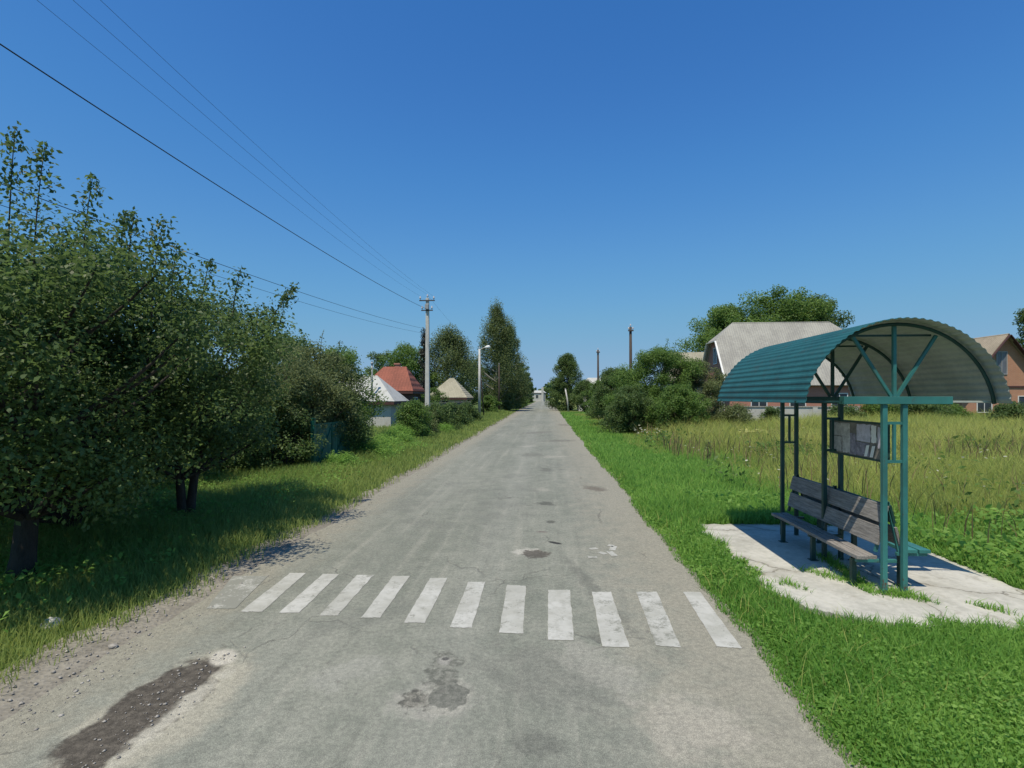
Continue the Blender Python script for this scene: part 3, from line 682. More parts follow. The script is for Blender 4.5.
# --- beside the pole and the picket fence
X, Y = at(413, 25.5); tree('garden_shrub', 'leafy shrub before the white shed next to the concrete pole', 'shrub', X, Y, 1.95, .15, .95, 70, 9000, .10, .05, 'leaf_green', 'shrub', .04, 4, 31, clump=.34)
X, Y = at(436, 31); tree('garden_shrub', 'dark shrub at the foot of the concrete pole', 'shrub', X, Y, 1.75, .1, 1.3, 70, 8000, .11, .06, 'leaf_deep', 'shrub', .04, 4, 32, clump=.36)
X, Y = at(421, 28.5); tree('garden_shrub', 'olive shrub filling the gap between two darker shrubs at the pole', 'shrub', X, Y, 1.7, .1, .95, 60, 7000, .10, .05, 'leaf_olive', 'shrub', .04, 4, 33, clump=.32)
X, Y = at(394, 22); tree('weed_clump', 'pale tall weeds in the verge before the white shed', 'weeds', X, Y, .75, .03, .8, 80, 6000, .10, .022, 'leaf_weed', 'shrub', .015, 6, 34, clump=.24, squash=1.1)
X, Y = at(376, 19.5); tree('weed_clump', 'low pale weeds in the verge just past the green gate', 'weeds', X, Y, .7, .03, .8, 60, 5000, .09, .022, 'leaf_weed', 'shrub', .015, 6, 35, clump=.2, squash=1.1)
for k, (px, d, h, r_, lab) in enumerate([(385, 20.6, .6, .8, 'tall pale weeds hiding the foot of the white shed'), (401, 24.0, .8, .8, 'pale weeds in front of the leafy shrub'), (372, 17.6, .6, .7, 'low weeds at the road end of the green gate'),
                                       (419, 26.5, .75, .7, 'pale weeds at the foot of the olive shrub'), (443, 30, .6, .8, 'pale weeds along the verge past the concrete pole'), (340, 15.0, .45, .6, 'short weeds before the green gate')]):
    X, Y = at(px, d); tree('weed_clump', lab, 'weeds', X, Y, h, .03, r_, 70, 5200, .10, .024, 'leaf_weed', 'shrub', .012, 6, 130 + k, clump=.22, squash=1.1)
for k, (px, d, h, r_, lab) in enumerate([(453, 36, 1.75, 1.1, 'dark shrub covering the middle of the picket fence'), (467, 43, 1.7, 1.1, 'dark shrub at the far end of the picket fence'), (434, 46, 3.0, 1.5, 'tall bush half covering the beige cottage roof')]):
    X, Y = at(px, d); tree('garden_shrub', lab, 'shrub', X, Y, h, .1, r_, 60, 7000, .12, .065, 'leaf_deep' if k < 2 else 'leaf_green', 'shrub', .04, 4, 140 + k, clump=.34)
# --- taller trees farther along
def far_tree(px, d, ytop, wpx, z0, mat, shape, label, seed, name='garden_tree', nl=9000, nc=90, L=.22, W=.12, squash=.8, bark='bark', cat='tree', stems=1, lumps=.28, clump=None, sy=1.0, bias=.5):
    X, Y = at(px, d); h = hz(ytop, d); r = wpx / F * d / 2
    return tree(name, label, cat, X, Y, h, z0, r, nc, nl, L, W, M and mat, shape, .05 + .012 * h, stems, seed, clump=clump or max(.35, r * .26), squash=squash, bark=bark, limbs=.45, lumps=lumps, sy=sy, bias=bias)
far_tree(407, 62, 345, 56, 2.0, 'leaf_green', 'round', 'round bright green tree behind the red tiled roof', 41, nl=16000)
far_tree(424, 56, 328, 9, 1.5, 'leaf_bronze', 'column', 'slender dark poplar directly behind the concrete pole', 42, name='poplar_tree', nl=5000, L=.16, W=.09)
far_tree(448, 64, 327, 62, 1.5, 'leaf_birch', 'column', 'broad birch behind the beige hipped roof', 43, name='birch_tree', nl=36000, nc=120, L=.18, W=.11, squash=1.4, bark='bark_birch')
far_tree(470, 92, 360, 64, 1.0, 'leaf_deep', 'round', 'dark low tree behind the lamp post', 44, nl=14000, L=.3, W=.17)
far_tree(384, 70, 352, 40, 1.0, 'leaf_deep', 'round', 'dark tree behind the white shed and its pipe', 45, nl=14000, L=.25, W=.14)
far_tree(497, 80, 306, 48, 1.0, 'leaf_birch', 'column', 'tallest birch by the road, past the lamp post', 46, name='birch_tree', nl=44000, nc=160, L=.2, W=.12, squash=1.7, bark='bark_birch')
far_tree(510, 96, 327, 36, 1.0, 'leaf_birch', 'column', 'second birch by the road, adjoining the tallest one', 47, name='birch_tree', nl=34000, nc=120, L=.22, W=.13, squash=1.7, bark='bark_birch')
far_tree(520, 118, 364, 22, .6, 'leaf_deep', 'round', 'dark round tree by the road beyond the birches', 48, nl=12000, L=.28, W=.16)
far_tree(526, 150, 376, 13, .5, 'leaf_deep', 'round', 'small dark tree farthest along the road on the birch side', 49, nl=6000, L=.35, W=.2)
far_tree(530, 190, 383, 8, .5, 'leaf_deep', 'round', 'tiny distant tree at the road end on the birch side', 50, nl=4000, L=.45, W=.25)
for k, (px, d, yt, wp, lab) in enumerate([(462, 58, 398, 26, 'low shrub on the verge between the picket fence and lamp post'), (490, 68, 396, 22, 'shrub on the verge beneath the tallest birch'), (507, 84, 393, 22, 'shrub on the verge beneath the second birch'), (520, 105, 394, 16, 'small shrub on the verge beyond the birches')]):
    far_tree(px, d, yt, wp, .1, 'leaf_green' if k % 2 else 'leaf_deep', 'shrub', lab, 60 + k, name='roadside_shrub', nl=5000, nc=50, L=.2, W=.11, cat='shrub', stems=4)
# --- across the road
far_tree(567, 84, 354, 34, .05, 'leaf_deep', 'shrub', 'dark roadside tree by the pale leaning post', 70, nl=30000, nc=150, L=.2, W=.12)
far_tree(557, 125, 378, 11, .5, 'leaf_deep', 'round', 'small distant tree near the road end beside the meadow', 71, nl=5000, L=.3, W=.17)
far_tree(585, 72, 379, 30, .3, 'leaf_deep', 'shrub', 'low dark tree between the roadside tree and the thicket', 72, nl=9000, L=.19, W=.11, stems=3)
def thicket(px, d, yt, wp, mat, lab, seed, nl=14000, L=.12, W=.055, z0=.15, shoots=()):
    X, Y = at(px, d); h = hz(yt, d); r = wp / F * d / 2
    tree('willow_thicket', lab, 'shrub', X, Y, h, z0, r, 150, nl, L, W, mat, 'shrub', .06, 5, seed, clump=r * .2, limbs=.5, shoots=shoots, lumps=.3)
thicket(657, 33, 349, 92, 'leaf_green', 'large green willow thicket in front of the two dark poles', 80, 56000, shoots=[(.6, 0, 4.3, 6.0, .1, 0, 60), (1.1, .3, 4.3, 5.9, .2, 0, 50), (.2, .3, 4.2, 5.6, -.1, 0, 40)])
thicket(617, 38, 368, 60, 'leaf_deep', 'darker thicket at the road side of the large willow', 81, 34000)
thicket(697, 34, 361, 66, 'leaf_olive', 'olive thicket next to the brick gable', 82, 38000)
thicket(632, 29, 386, 60, 'leaf_deep', 'low front thicket at the meadow edge', 83, 18000, .11, .05)
thicket(680, 28, 386, 60, 'leaf_green', 'low green thicket before the olive one', 84, 19000, .11, .05)
thicket(598, 48, 381, 30, 'leaf_green', 'small thicket between the road and the big willow', 85, 9000)
X, Y = at(737, 31); tree('garden_shrub', 'rough shrub before the whitewashed wall and brick gable', 'shrub', X, Y, 1.7, .1, 1.2, 60, 6000, .11, .06, 'leaf_olive', 'shrub', .04, 4, 90, clump=.36)
X, Y = at(770, 33); tree('garden_shrub', 'small dark shrub against the whitewashed wall', 'shrub', X, Y, 1.55, .1, .7, 40, 4000, .11, .06, 'leaf_deep', 'shrub', .04, 4, 91, clump=.28)
for k, (px, d, h, r, lab) in enumerate([(915, 36, 1.9, 2.0, 'dark shrub behind the meadow seen past the shelter posts'), (940, 39, 2.0, 1.9, 'dark shrub in front of the orange brick house'), (1010, 33, 1.75, 1.3, 'green shrub below the gable of the orange brick house'), (880, 37, 1.9, 1.6, 'dark shrub behind the notice board'), (845, 34, 1.6, 1.2, 'pale shrub behind the middle shelter posts')]):
    X, Y = at(px, d); tree('garden_shrub', lab, 'shrub', X, Y, h, .1, r, 60, 7000, .13, .07, 'leaf_deep' if k % 2 == 0 else 'leaf_green', 'shrub', .04, 4, 100 + k, clump=.4)
far_tree(727, 66, 306, 84, 2.5, 'leaf_green', 'round', 'broad green tree behind the clipped gable', 110, nl=34000, nc=110, L=.27, W=.16, lumps=.4)
far_tree(776, 64, 289, 92, 2.5, 'leaf_green', 'round', 'tallest green tree rising over the pale roof ridge', 111, nl=40000, nc=120, L=.27, W=.16, lumps=.4)
far_tree(814, 66, 297, 66, 2.5, 'leaf_deep', 'round', 'darker green tree behind the far end of the pale roof', 112, nl=28000, nc=100, L=.27, W=.16, lumps=.4)
far_tree(1036, 52, 305, 40, 2.0, 'leaf_deep', 'round', 'dark tree cut by the photo edge beside the orange house', 113, nl=9000, L=.22, W=.13)
X, Y = at(708, 15.6); tree('weed_stalk', 'tall thin dock stalk standing alone in the meadow', 'weeds', X, Y, .95, .3, .12, 14, 150, .06, .02, 'leaf_olive', 'column', .012, 1, 120, clump=.09, limbs=1)

# distant wood closing the road
rg = np.random.default_rng(77); n = 26000
wx = rg.uniform(-420, 420, n); top = 9 + 4 * np.sin(wx * .045) + 2.4 * np.sin(wx * .16 + 1) + 1.5 * np.sin(wx * .43)
pos = np.stack([wx, 420 + rg.uniform(0, 25, n), rg.uniform(0, 1, n) ** .75 * top], 1)
nn = rg.normal(size=(n, 3)) + np.array([0, -.5, .6]); nn /= np.linalg.norm(nn, axis=1, keepdims=True)
v, q = leaves_at(pos, nn, 3.0, 1.9, rg)
stuff(tag(npmesh('distant_wood', v, q, M['leaf_deep'], rg.uniform(0, 1, n)), 'dark belt of distant trees on the horizon beyond the road end', 'wood'))

# ------------------------------------------------------------------ grass
CAMXY = np.array([0.0, 0.0])
def blades(pts, h, wd, lean, r, tint, seg=True):
    n = len(pts); a = r.uniform(0, 2 * PI, n); b = a + r.normal(PI / 2, .4, n)
    ld = np.stack([np.cos(b), np.sin(b), np.zeros(n)], 1) * (lean * h)[:, None]; sd = np.stack([np.cos(a), np.sin(a), np.zeros(n)], 1) * (wd / 2)[:, None]
    up = np.zeros((n, 3)); up[:, 2] = h
    if seg:
        v = np.stack([pts - sd, pts + sd, pts + sd * .75 + up * .55 + ld * .3, pts - sd * .75 + up * .55 + ld * .3, pts + up * .96 + ld], 1).reshape(-1, 3)
        i = np.arange(n) * 5
        return v, [np.stack([i, i + 1, i + 2, i + 3], 1), np.stack([i + 3, i + 2, i + 4], 1)], np.concatenate([tint * .85, tint])
    v = np.stack([pts - sd, pts + sd, pts + up + ld], 1).reshape(-1, 3); i = np.arange(n) * 3
    return v, [np.stack([i, i + 1, i + 2], 1)], tint
def scatter(x0f, x1f, y0, y1, dens, r, d0=5.0, power=1.6):
    """random ground points between two curves, thinning with distance from the camera"""
    out = []; y = y0
    while y < y1:
        dy = max(.25, y * .06); dy = min(dy, y1 - y) or dy
        xa, xb = x0f(y), x1f(y)
        if xb > xa:
            d = max(d0, math.hypot(min(abs(xa), abs(xb)) if xa * xb > 0 else 0, y))
            n = r.poisson(dens * (d0 / d) ** power * (xb - xa) * dy)
            out.append(np.stack([r.uniform(xa, xb, n), r.uniform(y, y + dy, n), np.zeros(n)], 1))
        y += dy
    return np.concatenate(out)
def inview(p, margin=.35):
    xc = p[:, 0] * CS + p[:, 1] * SN; d = -p[:, 0] * SN + p[:, 1] * CS
    return (d > 1.0) & (np.abs(xc) < d * (1 + margin) + 1.0)
def on_pad(p, e=0.0):
    near = 5.04 + .9 * np.clip(2.95 - p[:, 0], 0, 1) ** 1.3 + .07 * np.sin(p[:, 0] * 7) + .06 * np.sin(p[:, 0] * 17 + 1) + .04 * np.sin(p[:, 0] * 41)
    return (p[:, 0] > 2.52 + .05 * np.sin(p[:, 1] * 6) + .04 * np.sin(p[:, 1] * 15) + e) & (p[:, 0] < 5.34 - e) & (p[:, 1] > near + e) & (p[:, 1] < 8.9 - e)
def vnoise(p, s, seed):
    r = np.random.default_rng(seed); o = np.zeros(len(p))
    for k in range(6):
        f = s * r.uniform(.6, 2.2); an = r.uniform(0, 6.3); o += np.sin((p[:, 0] * math.cos(an) + p[:, 1] * math.sin(an)) * f + r.uniform(0, 6.3))
    return o / 6
def dist(p): return np.hypot(p[:, 0], p[:, 1])

# lush short turf on the bus stop side
r = np.random.default_rng(21)
p = scatter(lambda y: 1.72, lambda y: 9 + .2 * y if y < 9 else 7 + .0 * y, 1.6, 70, 6500, r, 4.0, 1.75)
rr_ = road_right(p[:, 1]); k = (p[:, 0] > rr_ + np.abs(r.normal(0, .05, len(p))) - .03) & inview(p) & ~on_pad(p, .03); p = p[k]
D = dist(p); f = vnoise(p, 1.1, 2); sc_ = (np.maximum(D, 4) / 4) ** .8
edge = np.clip((p[:, 0] - road_right(p[:, 1])) / .35, .35, 1)
h = (.06 + .075 * r.uniform(0, 1, len(p)) ** 1.5 + .035 * f) * edge * np.clip(sc_, 1, 2.2); h = np.maximum(h, .02)
v, fs, t_ = blades(p, h, .007 * sc_ * r.uniform(.7, 1.4, len(p)), r.uniform(.2, .9, len(p)), r, np.clip(.42 + .36 * vnoise(p, .8, 9) + .3 * vnoise(p, 3.2, 10) + r.normal(0, .24, len(p)), 0, 1))
stuff(tag(npmesh('grass', v, fs, M['blade_lush'], t_), 'short lush green grass between the road and the bus stop', 'grass'))
p = scatter(lambda y: 1.8, lambda y: 8.5 if y < 9 else 5.0, 1.6, 30, 130, r, 4.0, 1.5)
k = (p[:, 0] > road_right(p[:, 1]) + .05) & inview(p) & ~on_pad(p, .02) & (vnoise(p, 1.9, 81) > -.1); p = p[k]; D = dist(p); sc_ = (np.maximum(D, 4) / 4) ** .7
v, fs, t_ = blades(p, r.uniform(.10, .26, len(p)), .0045 * sc_ * r.uniform(.7, 1.4, len(p)), r.uniform(.3, 1.1, len(p)), r, r.uniform(.6, 1, len(p)))
stuff(tag(npmesh('dry_stalks', v, fs, M['blade_meadow'], t_), 'sparse dry straw stalks standing among the short grass', 'grass'))
# broad small leaves (clover, plantain) among it
p = scatter(lambda y: 1.75, lambda y: 8.5 if y < 9 else 5.5, 1.6, 26, 5600, r, 4.0, 1.9)
k = (p[:, 0] > road_right(p[:, 1]) + .03 + np.abs(r.normal(0, .05, len(p)))) & inview(p) & ~on_pad(p, .02); p = p[k]
cl = vnoise(p, 2.6, 31); p = p[cl + r.normal(0, .22, len(p)) > .0]
D = dist(p); sc_ = (np.maximum(D, 4) / 4) ** .8; pos = p.copy()
edge = np.clip((p[:, 0] - road_right(p[:, 1])) / .4, .3, 1)
pos[:, 2] = (.015 + .10 * r.uniform(0, 1, len(p)) ** .8 * (1 + .7 * vnoise(p, 1.6, 33))) * edge
nn = r.normal(size=(len(p), 3)) * .5 + np.array([0, 0, 1]); nn /= np.linalg.norm(nn, axis=1, keepdims=True)
allv, q = [], []
v, q = leaves_at(pos, nn, .026, .019, r, 0)
c0 = np.repeat(pos, 4, 0); v = c0 + (v - c0) * np.repeat(sc_, 4)[:, None]
stuff(tag(npmesh('ground_cover', v, q, M['leaf_weed'], np.clip(.36 + .5 * vnoise(p, 1.3, 35) + .3 * vnoise(p, 4, 36) + r.normal(0, .27, len(p)), 0, 1)), 'low broad leaved ground cover growing along the road and around the concrete pad', 'ground cover'))
p = scatter(lambda y: 2.0, lambda y: 7 if y < 5 else 3.2, 1.6, 14, 16, r, 4.0, 1.2); k = (p[:, 0] > road_right(p[:, 1]) + .15) & inview(p) & ~on_pad(p, .0); p = p[k]
cen = np.repeat(p, 9, 0); an = r.uniform(0, 6.3, len(cen)); ti = r.uniform(.25, .8, len(cen)); L_ = r.uniform(.07, .14, len(cen)); dr = np.stack([np.cos(an) * np.cos(ti), np.sin(an) * np.cos(ti), np.sin(ti)], 1)
sd = np.stack([-np.sin(an), np.cos(an), np.zeros(len(cen))], 1); cen = cen + np.array([0, 0, .03]); w_ = (L_ * .2)[:, None]; L_ = L_[:, None]
v = np.stack([cen, cen + dr * L_ * .5 + sd * w_, cen + dr * L_ - np.array([0, 0, .02]), cen + dr * L_ * .5 - sd * w_], 1).reshape(-1, 3)
stuff(tag(npmesh('leaf_rosettes', v, np.arange(len(v)).reshape(-1, 4), M['leaf_weed'], r.uniform(0, .8, len(cen))), 'broad leaf rosettes of plantain and dandelion scattered in the turf', 'weeds'))
# tall yellowing meadow
p = scatter(lambda y: 5.45 if y < 9 else max(2.6, 4.6 - .04 * y), lambda y: 9 + 1.25 * y, 4.2, 62, 1000, r, 7.0, 1.3)
edge_x = np.where(p[:, 1] < 9.2, 5.45, 3.9 + .8 * vnoise(p, .5, 40) + np.clip(11 - p[:, 1], 0, 2) * .8)
k = inview(p, .25) & (p[:, 0] > edge_x + r.normal(0, .25, len(p))); p = p[k]
D = dist(p); sc_ = (np.maximum(D, 7) / 7) ** .85; m_ = vnoise(p, .45, 41)
ramp_ = np.clip((p[:, 0] - np.where(p[:, 1] < 9.2, 5.2, 3.6)) / 3.5, .3, 1)
h = (.30 + .38 * r.uniform(0, 1, len(p)) ** 1.6 + .22 * m_ + .16 * vnoise(p, 1.7, 46)) * ramp_ * (1 + .85 * np.clip((p[:, 1] - 14) / 15, 0, 1)); h = np.maximum(h, .12)
v, fs, t_ = blades(p, h, .007 * sc_ * r.uniform(.6, 1.5, len(p)), r.uniform(.25, 1.0, len(p)), r, np.clip(.26 + .34 * ramp_ * r.uniform(0, 1, len(p)) + .30 * m_ + .35 * vnoise(p, .16, 47) + .18 * vnoise(p, 1.3, 48) - .12 + r.normal(0, .2, len(p)), 0, 1))
stuff(tag(npmesh('meadow_grass', v, fs, M['blade_meadow'], t_), 'tall yellowing meadow grass behind the bus stop', 'grass'))
p = scatter(lambda y: 5.8 if y < 9 else 4.6, lambda y: 9 + 1.2 * y, 5, 50, 46, r, 7.0, 1.2); p = p[inview(p, .2) & (vnoise(p, .5, 82) + r.normal(0, .3, len(p)) > .0)]
D = dist(p); sc_ = (np.maximum(D, 7) / 7) ** .85
v, fs, t_ = blades(p, r.uniform(.6, 1.05, len(p)), .012 * sc_ * r.uniform(.7, 1.4, len(p)), r.uniform(.1, .5, len(p)), r, r.uniform(0, .8, len(p)))
stuff(tag(npmesh('seeding_grass', v, fs, M['blade_straw'], t_), 'brownish seeding stalks rising out of the tall meadow', 'grass'))
p = scatter(lambda y: 5.6 if y < 9 else 4.2, lambda y: 9 + 1.2 * y, 5, 48, 150, r, 7.0, 1.1); k = inview(p, .2) & (vnoise(p, .7, 83) + r.normal(0, .15, len(p)) > .28); p = p[k]
pos = p.copy(); pos[:, 2] = .05 + .55 * r.uniform(0, 1, len(p)) ** .7 * (1 + .4 * vnoise(p, 1.4, 84)); sc_ = (np.maximum(dist(p), 7) / 7) ** .7
nn = r.normal(size=(len(p), 3)) * .6 + np.array([0, 0, .8]); nn /= np.linalg.norm(nn, axis=1, keepdims=True)
v, q = leaves_at(pos, nn, .09, .04, r, .3); c0 = np.repeat(pos, 4, 0); v = c0 + (v - c0) * np.repeat(sc_, 4)[:, None]
stuff(tag(npmesh('meadow_herbs', v, q, M['leaf_green'], np.clip(.4 + r.normal(0, .3, len(p)), 0, 1)), 'patches of green leafy herbs among the tall meadow grass', 'weeds'))
# green rank weeds along the back edge of the pad
p = scatter(lambda y: 5.4 if y < 9 else 2.9, lambda y: 7.6 if y < 8.9 else 6.5, 4.6, 11, 900, r, 7.0, 1.0)
k = inview(p) & ~on_pad(p) & (vnoise(p, 1.4, 44) + r.normal(0, .2, len(p)) > -.05); p = p[k]
pos = p.copy(); hh = .36 * (1 + .6 * vnoise(p, 1.1, 45)) * np.where(p[:, 1] > 8.9, .55, 1); pos[:, 2] = .03 + hh * r.uniform(0, 1, len(p)) ** .7
nn = r.normal(size=(len(p), 3)) * .6 + np.array([0, 0, .8]); nn /= np.linalg.norm(nn, axis=1, keepdims=True)
v, q = leaves_at(pos, nn, .10, .05, r, .3)
stuff(tag(npmesh('rank_weeds', v, q, M['leaf_weed'], np.clip(.35 + r.normal(0, .28, len(p)), 0, 1)), 'rank green weeds crowding the back edge of the concrete pad', 'weeds'))
# flower heads in the meadow
def flowers(name, pts, z, size, mat, lab):
    n = len(pts); pos = pts.copy(); pos[:, 2] = z
    K = 7; a = np.tile(np.arange(K) * 2 * PI / K, n); c = np.repeat(pos, K, 0); s_ = np.repeat(size, K)
    tilt = np.repeat(r.normal(0, .25, (n, 2)), K, 0)
    off = np.stack([np.cos(a) * s_, np.sin(a) * s_, (np.cos(a) * tilt[:, 0] + np.sin(a) * tilt[:, 1]) * s_], 1)
    vs = (c + off).reshape(-1, 3); stuff(tag(npmesh(name, vs, np.arange(n * K).reshape(n, K), M[mat], r.uniform(0, 1, n)), lab, 'flowers'))
p = scatter(lambda y: 5.6 if y < 9 else 4.4, lambda y: 8 + 1.1 * y, 5, 45, 3.2, r, 8, .9); p = p[inview(p, .2)]; p = p[vnoise(p, .6, 51) + r.normal(0, .3, len(p)) > .05]
flowers('wild_flowers', p, .35 + .35 * r.uniform(0, 1, len(p)), .012 + .018 * r.uniform(0, 1, len(p)) * (1 + dist(p) / 25), 'petal', 'scattered white flower heads standing in the meadow grass')
pc = []
for (a, b, dd, n_) in [(634, 662, 25, 42), (690, 704, 25, 14)]:
    for _ in range(n_): pc.append((*at(r.uniform(a, b), dd + r.normal(0, .9)), 0))
pc = np.array(pc); flowers('white_umbels', pc, .45 + .25 * r.uniform(0, 1, len(pc)), .03 + .035 * r.uniform(0, 1, len(pc)), 'petal', 'white umbel flowers massed at the foot of the willow thicket')
pc = np.array([(*at(r.uniform(738, 776), 24 + r.normal(0, .7)), 0) for _ in range(60)])
flowers('yellow_umbels', pc, .5 + .2 * r.uniform(0, 1, len(pc)), .05 + .06 * r.uniform(0, 1, len(pc)), 'petal_yellow', 'pale yellow flower patch in the meadow before the whitewashed wall')

# verge under the trees
p = scatter(lambda y: -9.5 - .12 * y, lambda y: -3.7, 1.6, 75, 2600, r, 5.0, 1.6)
sh = road_left(p[:, 1]) - .38 - .3 * np.clip(1 - np.abs(p[:, 1] - 3.2) / 5, 0, 1)
k = inview(p) & (p[:, 0] < sh + .10 + r.normal(0, .14, len(p)) + .12 * vnoise(p, 3, 66)); p = p[k]; sh = sh[k]
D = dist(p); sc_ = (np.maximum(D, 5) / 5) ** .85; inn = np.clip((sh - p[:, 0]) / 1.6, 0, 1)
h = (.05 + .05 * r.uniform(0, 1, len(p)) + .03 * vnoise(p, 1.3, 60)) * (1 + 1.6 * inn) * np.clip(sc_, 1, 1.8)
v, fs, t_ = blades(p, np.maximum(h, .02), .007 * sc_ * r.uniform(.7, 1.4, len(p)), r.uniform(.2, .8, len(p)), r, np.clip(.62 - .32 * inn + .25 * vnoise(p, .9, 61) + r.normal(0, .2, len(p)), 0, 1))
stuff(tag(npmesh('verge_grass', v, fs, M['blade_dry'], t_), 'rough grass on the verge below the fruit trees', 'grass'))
p = scatter(lambda y: -9.5 - .05 * y, lambda y: -4.7, 2.5, 24, 2200, r, 5.0, 1.3)
k = inview(p) & (vnoise(p, 1.2, 63) + r.normal(0, .25, len(p)) + .35 * np.clip((-5.3 - p[:, 0]), -.6, 1) > .0); p = p[k]
pos = p.copy(); pos[:, 2] = .02 + .26 * (1 + .6 * vnoise(p, 1.5, 64)) * r.uniform(0, 1, len(p)) ** .8
nn = r.normal(size=(len(p), 3)) * .5 + np.array([0, 0, 1]); nn /= np.linalg.norm(nn, axis=1, keepdims=True)
v, q = leaves_at(pos, nn, .075, .045, r, .2)
stuff(tag(npmesh('nettle_patch', v, q, M['leaf_weed'], np.clip(.4 + r.normal(0, .28, len(p)), 0, 1)), 'bright green weeds growing round the trunks of the fruit trees', 'weeds'))
# tufts in the cracks of the pad
cr = []
for (a, b, n_) in [((3.45, 5.95), (4.6, 5.45), 700), ((2.75, 6.1), (3.0, 5.9), 160), ((2.95, 6.3), (3.1, 6.0), 90), ((3.6, 6.1), (3.2, 6.6), 260), ((3.6, 6.0), (3.75, 7.2), 900), ((3.75, 5.85), (4.3, 5.95), 400)]:
    u = r.uniform(0, 1, n_); pp = np.stack([a[0] + (b[0] - a[0]) * u, a[1] + (b[1] - a[1]) * u], 1) + r.normal(0, .05, (n_, 2)); cr.append(pp)
cr = np.concatenate(cr); p = np.column_stack([cr, np.full(len(cr), PAD_Z)]); p = p[vnoise(p, 6, 71) > -.15]
v, fs, t_ = blades(p, r.uniform(.02, .09, len(p)), r.uniform(.006, .014, len(p)), r.uniform(.4, 1.4, len(p)), r, r.uniform(.0, .9, len(p)))
stuff(tag(npmesh('crack_weeds', v, fs, M['blade_lush'], t_), 'thin weeds sprouting from cracks in the concrete at the shelter foot', 'weeds'))

# gravel on the shoulder
def stones(name, pts, size, lab, mat):
    base = np.array([(1, 0, 0), (-1, 0, 0), (0, 1, 0), (0, -1, 0), (0, 0, 1), (0, 0, -1), (.6, .6, .5), (-.6, .6, .5), (.6, -.6, .5), (-.6, -.6, .5)], float)
    hull = [(6, 4, 0), (4, 6, 2), (2, 6, 0), (7, 4, 2), (4, 7, 1), (1, 7, 2), (8, 0, 4), (4, 3, 8), (3, 0, 8), (9, 4, 1), (4, 9, 3), (3, 9, 1), (0, 5, 2), (2, 5, 1), (1, 5, 3), (3, 5, 0)]
    n = len(pts); j = base[None] * (size[:, None, None] * r.uniform(.55, 1.25, (n, 10, 1))) * np.array([1, 1, .6])
    a = r.uniform(0, 6.3, n); ca, sa = np.cos(a)[:, None], np.sin(a)[:, None]
    v = np.stack([j[..., 0] * ca - j[..., 1] * sa, j[..., 0] * sa + j[..., 1] * ca, j[..., 2]], -1) + pts[:, None]
    f = (np.array(hull)[None] + (np.arange(n) * 10)[:, None, None]).reshape(-1, 3)
    stuff(tag(npmesh(name, v.reshape(-1, 3), f, mat), lab, 'gravel'))
p = scatter(lambda y: -4.75, lambda y: -3.2, 1.5, 30, 520, r, 4, 1.6); p = p[inview(p)]
c_ = road_left(p[:, 1]) - .15; k = np.abs(p[:, 0] - c_ + r.normal(0, .08, len(p))) < .42; p = p[k]; p[:, 2] = .012
stones('gravel', p, .004 + .016 * r.uniform(0, 1, len(p)) ** 5, 'loose grey stones along the dirt shoulder of the road', M['stone'])
u = r.uniform(0, 1, 170); (xa, ya), (xb, yb) = ground(90, 765), ground(214, 656)
p = np.stack([xa + (xb - xa) * u + r.normal(0, .12, 170), ya + (yb - ya) * u + r.normal(0, .09, 170), np.full(170, .014)], 1)
stones('loose_stones', p, .004 + .013 * r.uniform(0, 1, 170) ** 3, 'broken asphalt crumbs lying in the brown hollow of the road', M['stone'])
for (px, py, s_, lab) in [((52), 628, .085, 'pale stone lying in the shaded verge grass'), (113, 648, .035, 'grey stone on the gravel edge beside the hollow')]:
    X, Y = ground(px, py); a = np.array([[X, Y, s_ * .4]])
    m = MB(); R_ = random.Random(int(px)); nlat, nlon = 6, 10; vs = []
    for i in range(nlat + 1):
        for j in range(nlon):
            th = PI * i / nlat; ph = 2 * PI * j / nlon; k_ = s_ * (1 if i in (0, nlat) else R_.uniform(.8, 1.2))
            vs.append((X + k_ * 1.2 * math.sin(th) * math.cos(ph), Y + k_ * .9 * math.sin(th) * math.sin(ph), s_ * .45 + k_ * .65 * math.cos(th)))
    m.add(vs, [(i * nlon + j, (i + 1) * nlon + j, (i + 1) * nlon + (j + 1) % nlon, i * nlon + (j + 1) % nlon) for i in range(nlat) for j in range(nlon)], 0, True)
    tag(m.build('stone', M['white_wall'] if s_ > .05 else M['stone']), lab, 'stone')

# ------------------------------------------------------------------ buildings
def window(parent, c, wdt, hgt, facing, frame_mat='trim_white', pane='glass', bars_=True):
    """window on a wall: facing is '-x', '+x' or '-y'; frame proud of the wall, pane inside it"""
    x, y, z = c; t = .06
    def bx(m, u0, u1, z0, z1, d0, d1):
        if facing == '-y': m.box(x + u0, x + u1, y - d1, y - d0, z + z0, z + z1)
        elif facing == '-x': m.box(x - d1, x - d0, y + u0, y + u1, z + z0, z + z1)
        else: m.box(x + d0, x + d1, y + u0, y + u1, z + z0, z + z1)
    f = MB(); w2, h2 = wdt / 2, hgt / 2
    bx(f, -w2, w2, h2 - t, h2, .003, .06); bx(f, -w2, w2, -h2, -h2 + t, .003, .06); bx(f, -w2, -w2 + t, -h2 + t, h2 - t, .003, .06); bx(f, w2 - t, w2, -h2 + t, h2 - t, .003, .06)
    if bars_: bx(f, -.02, .02, -h2 + t, h2 - t, .003, .05)
    fo = f.build('window', M[frame_mat], parent)
    p_ = MB(); bx(p_, -w2 + t, w2 - t, -h2 + t, h2 - t, .004, .02); po = p_.build('pane', M[pane], fo)
    return fo
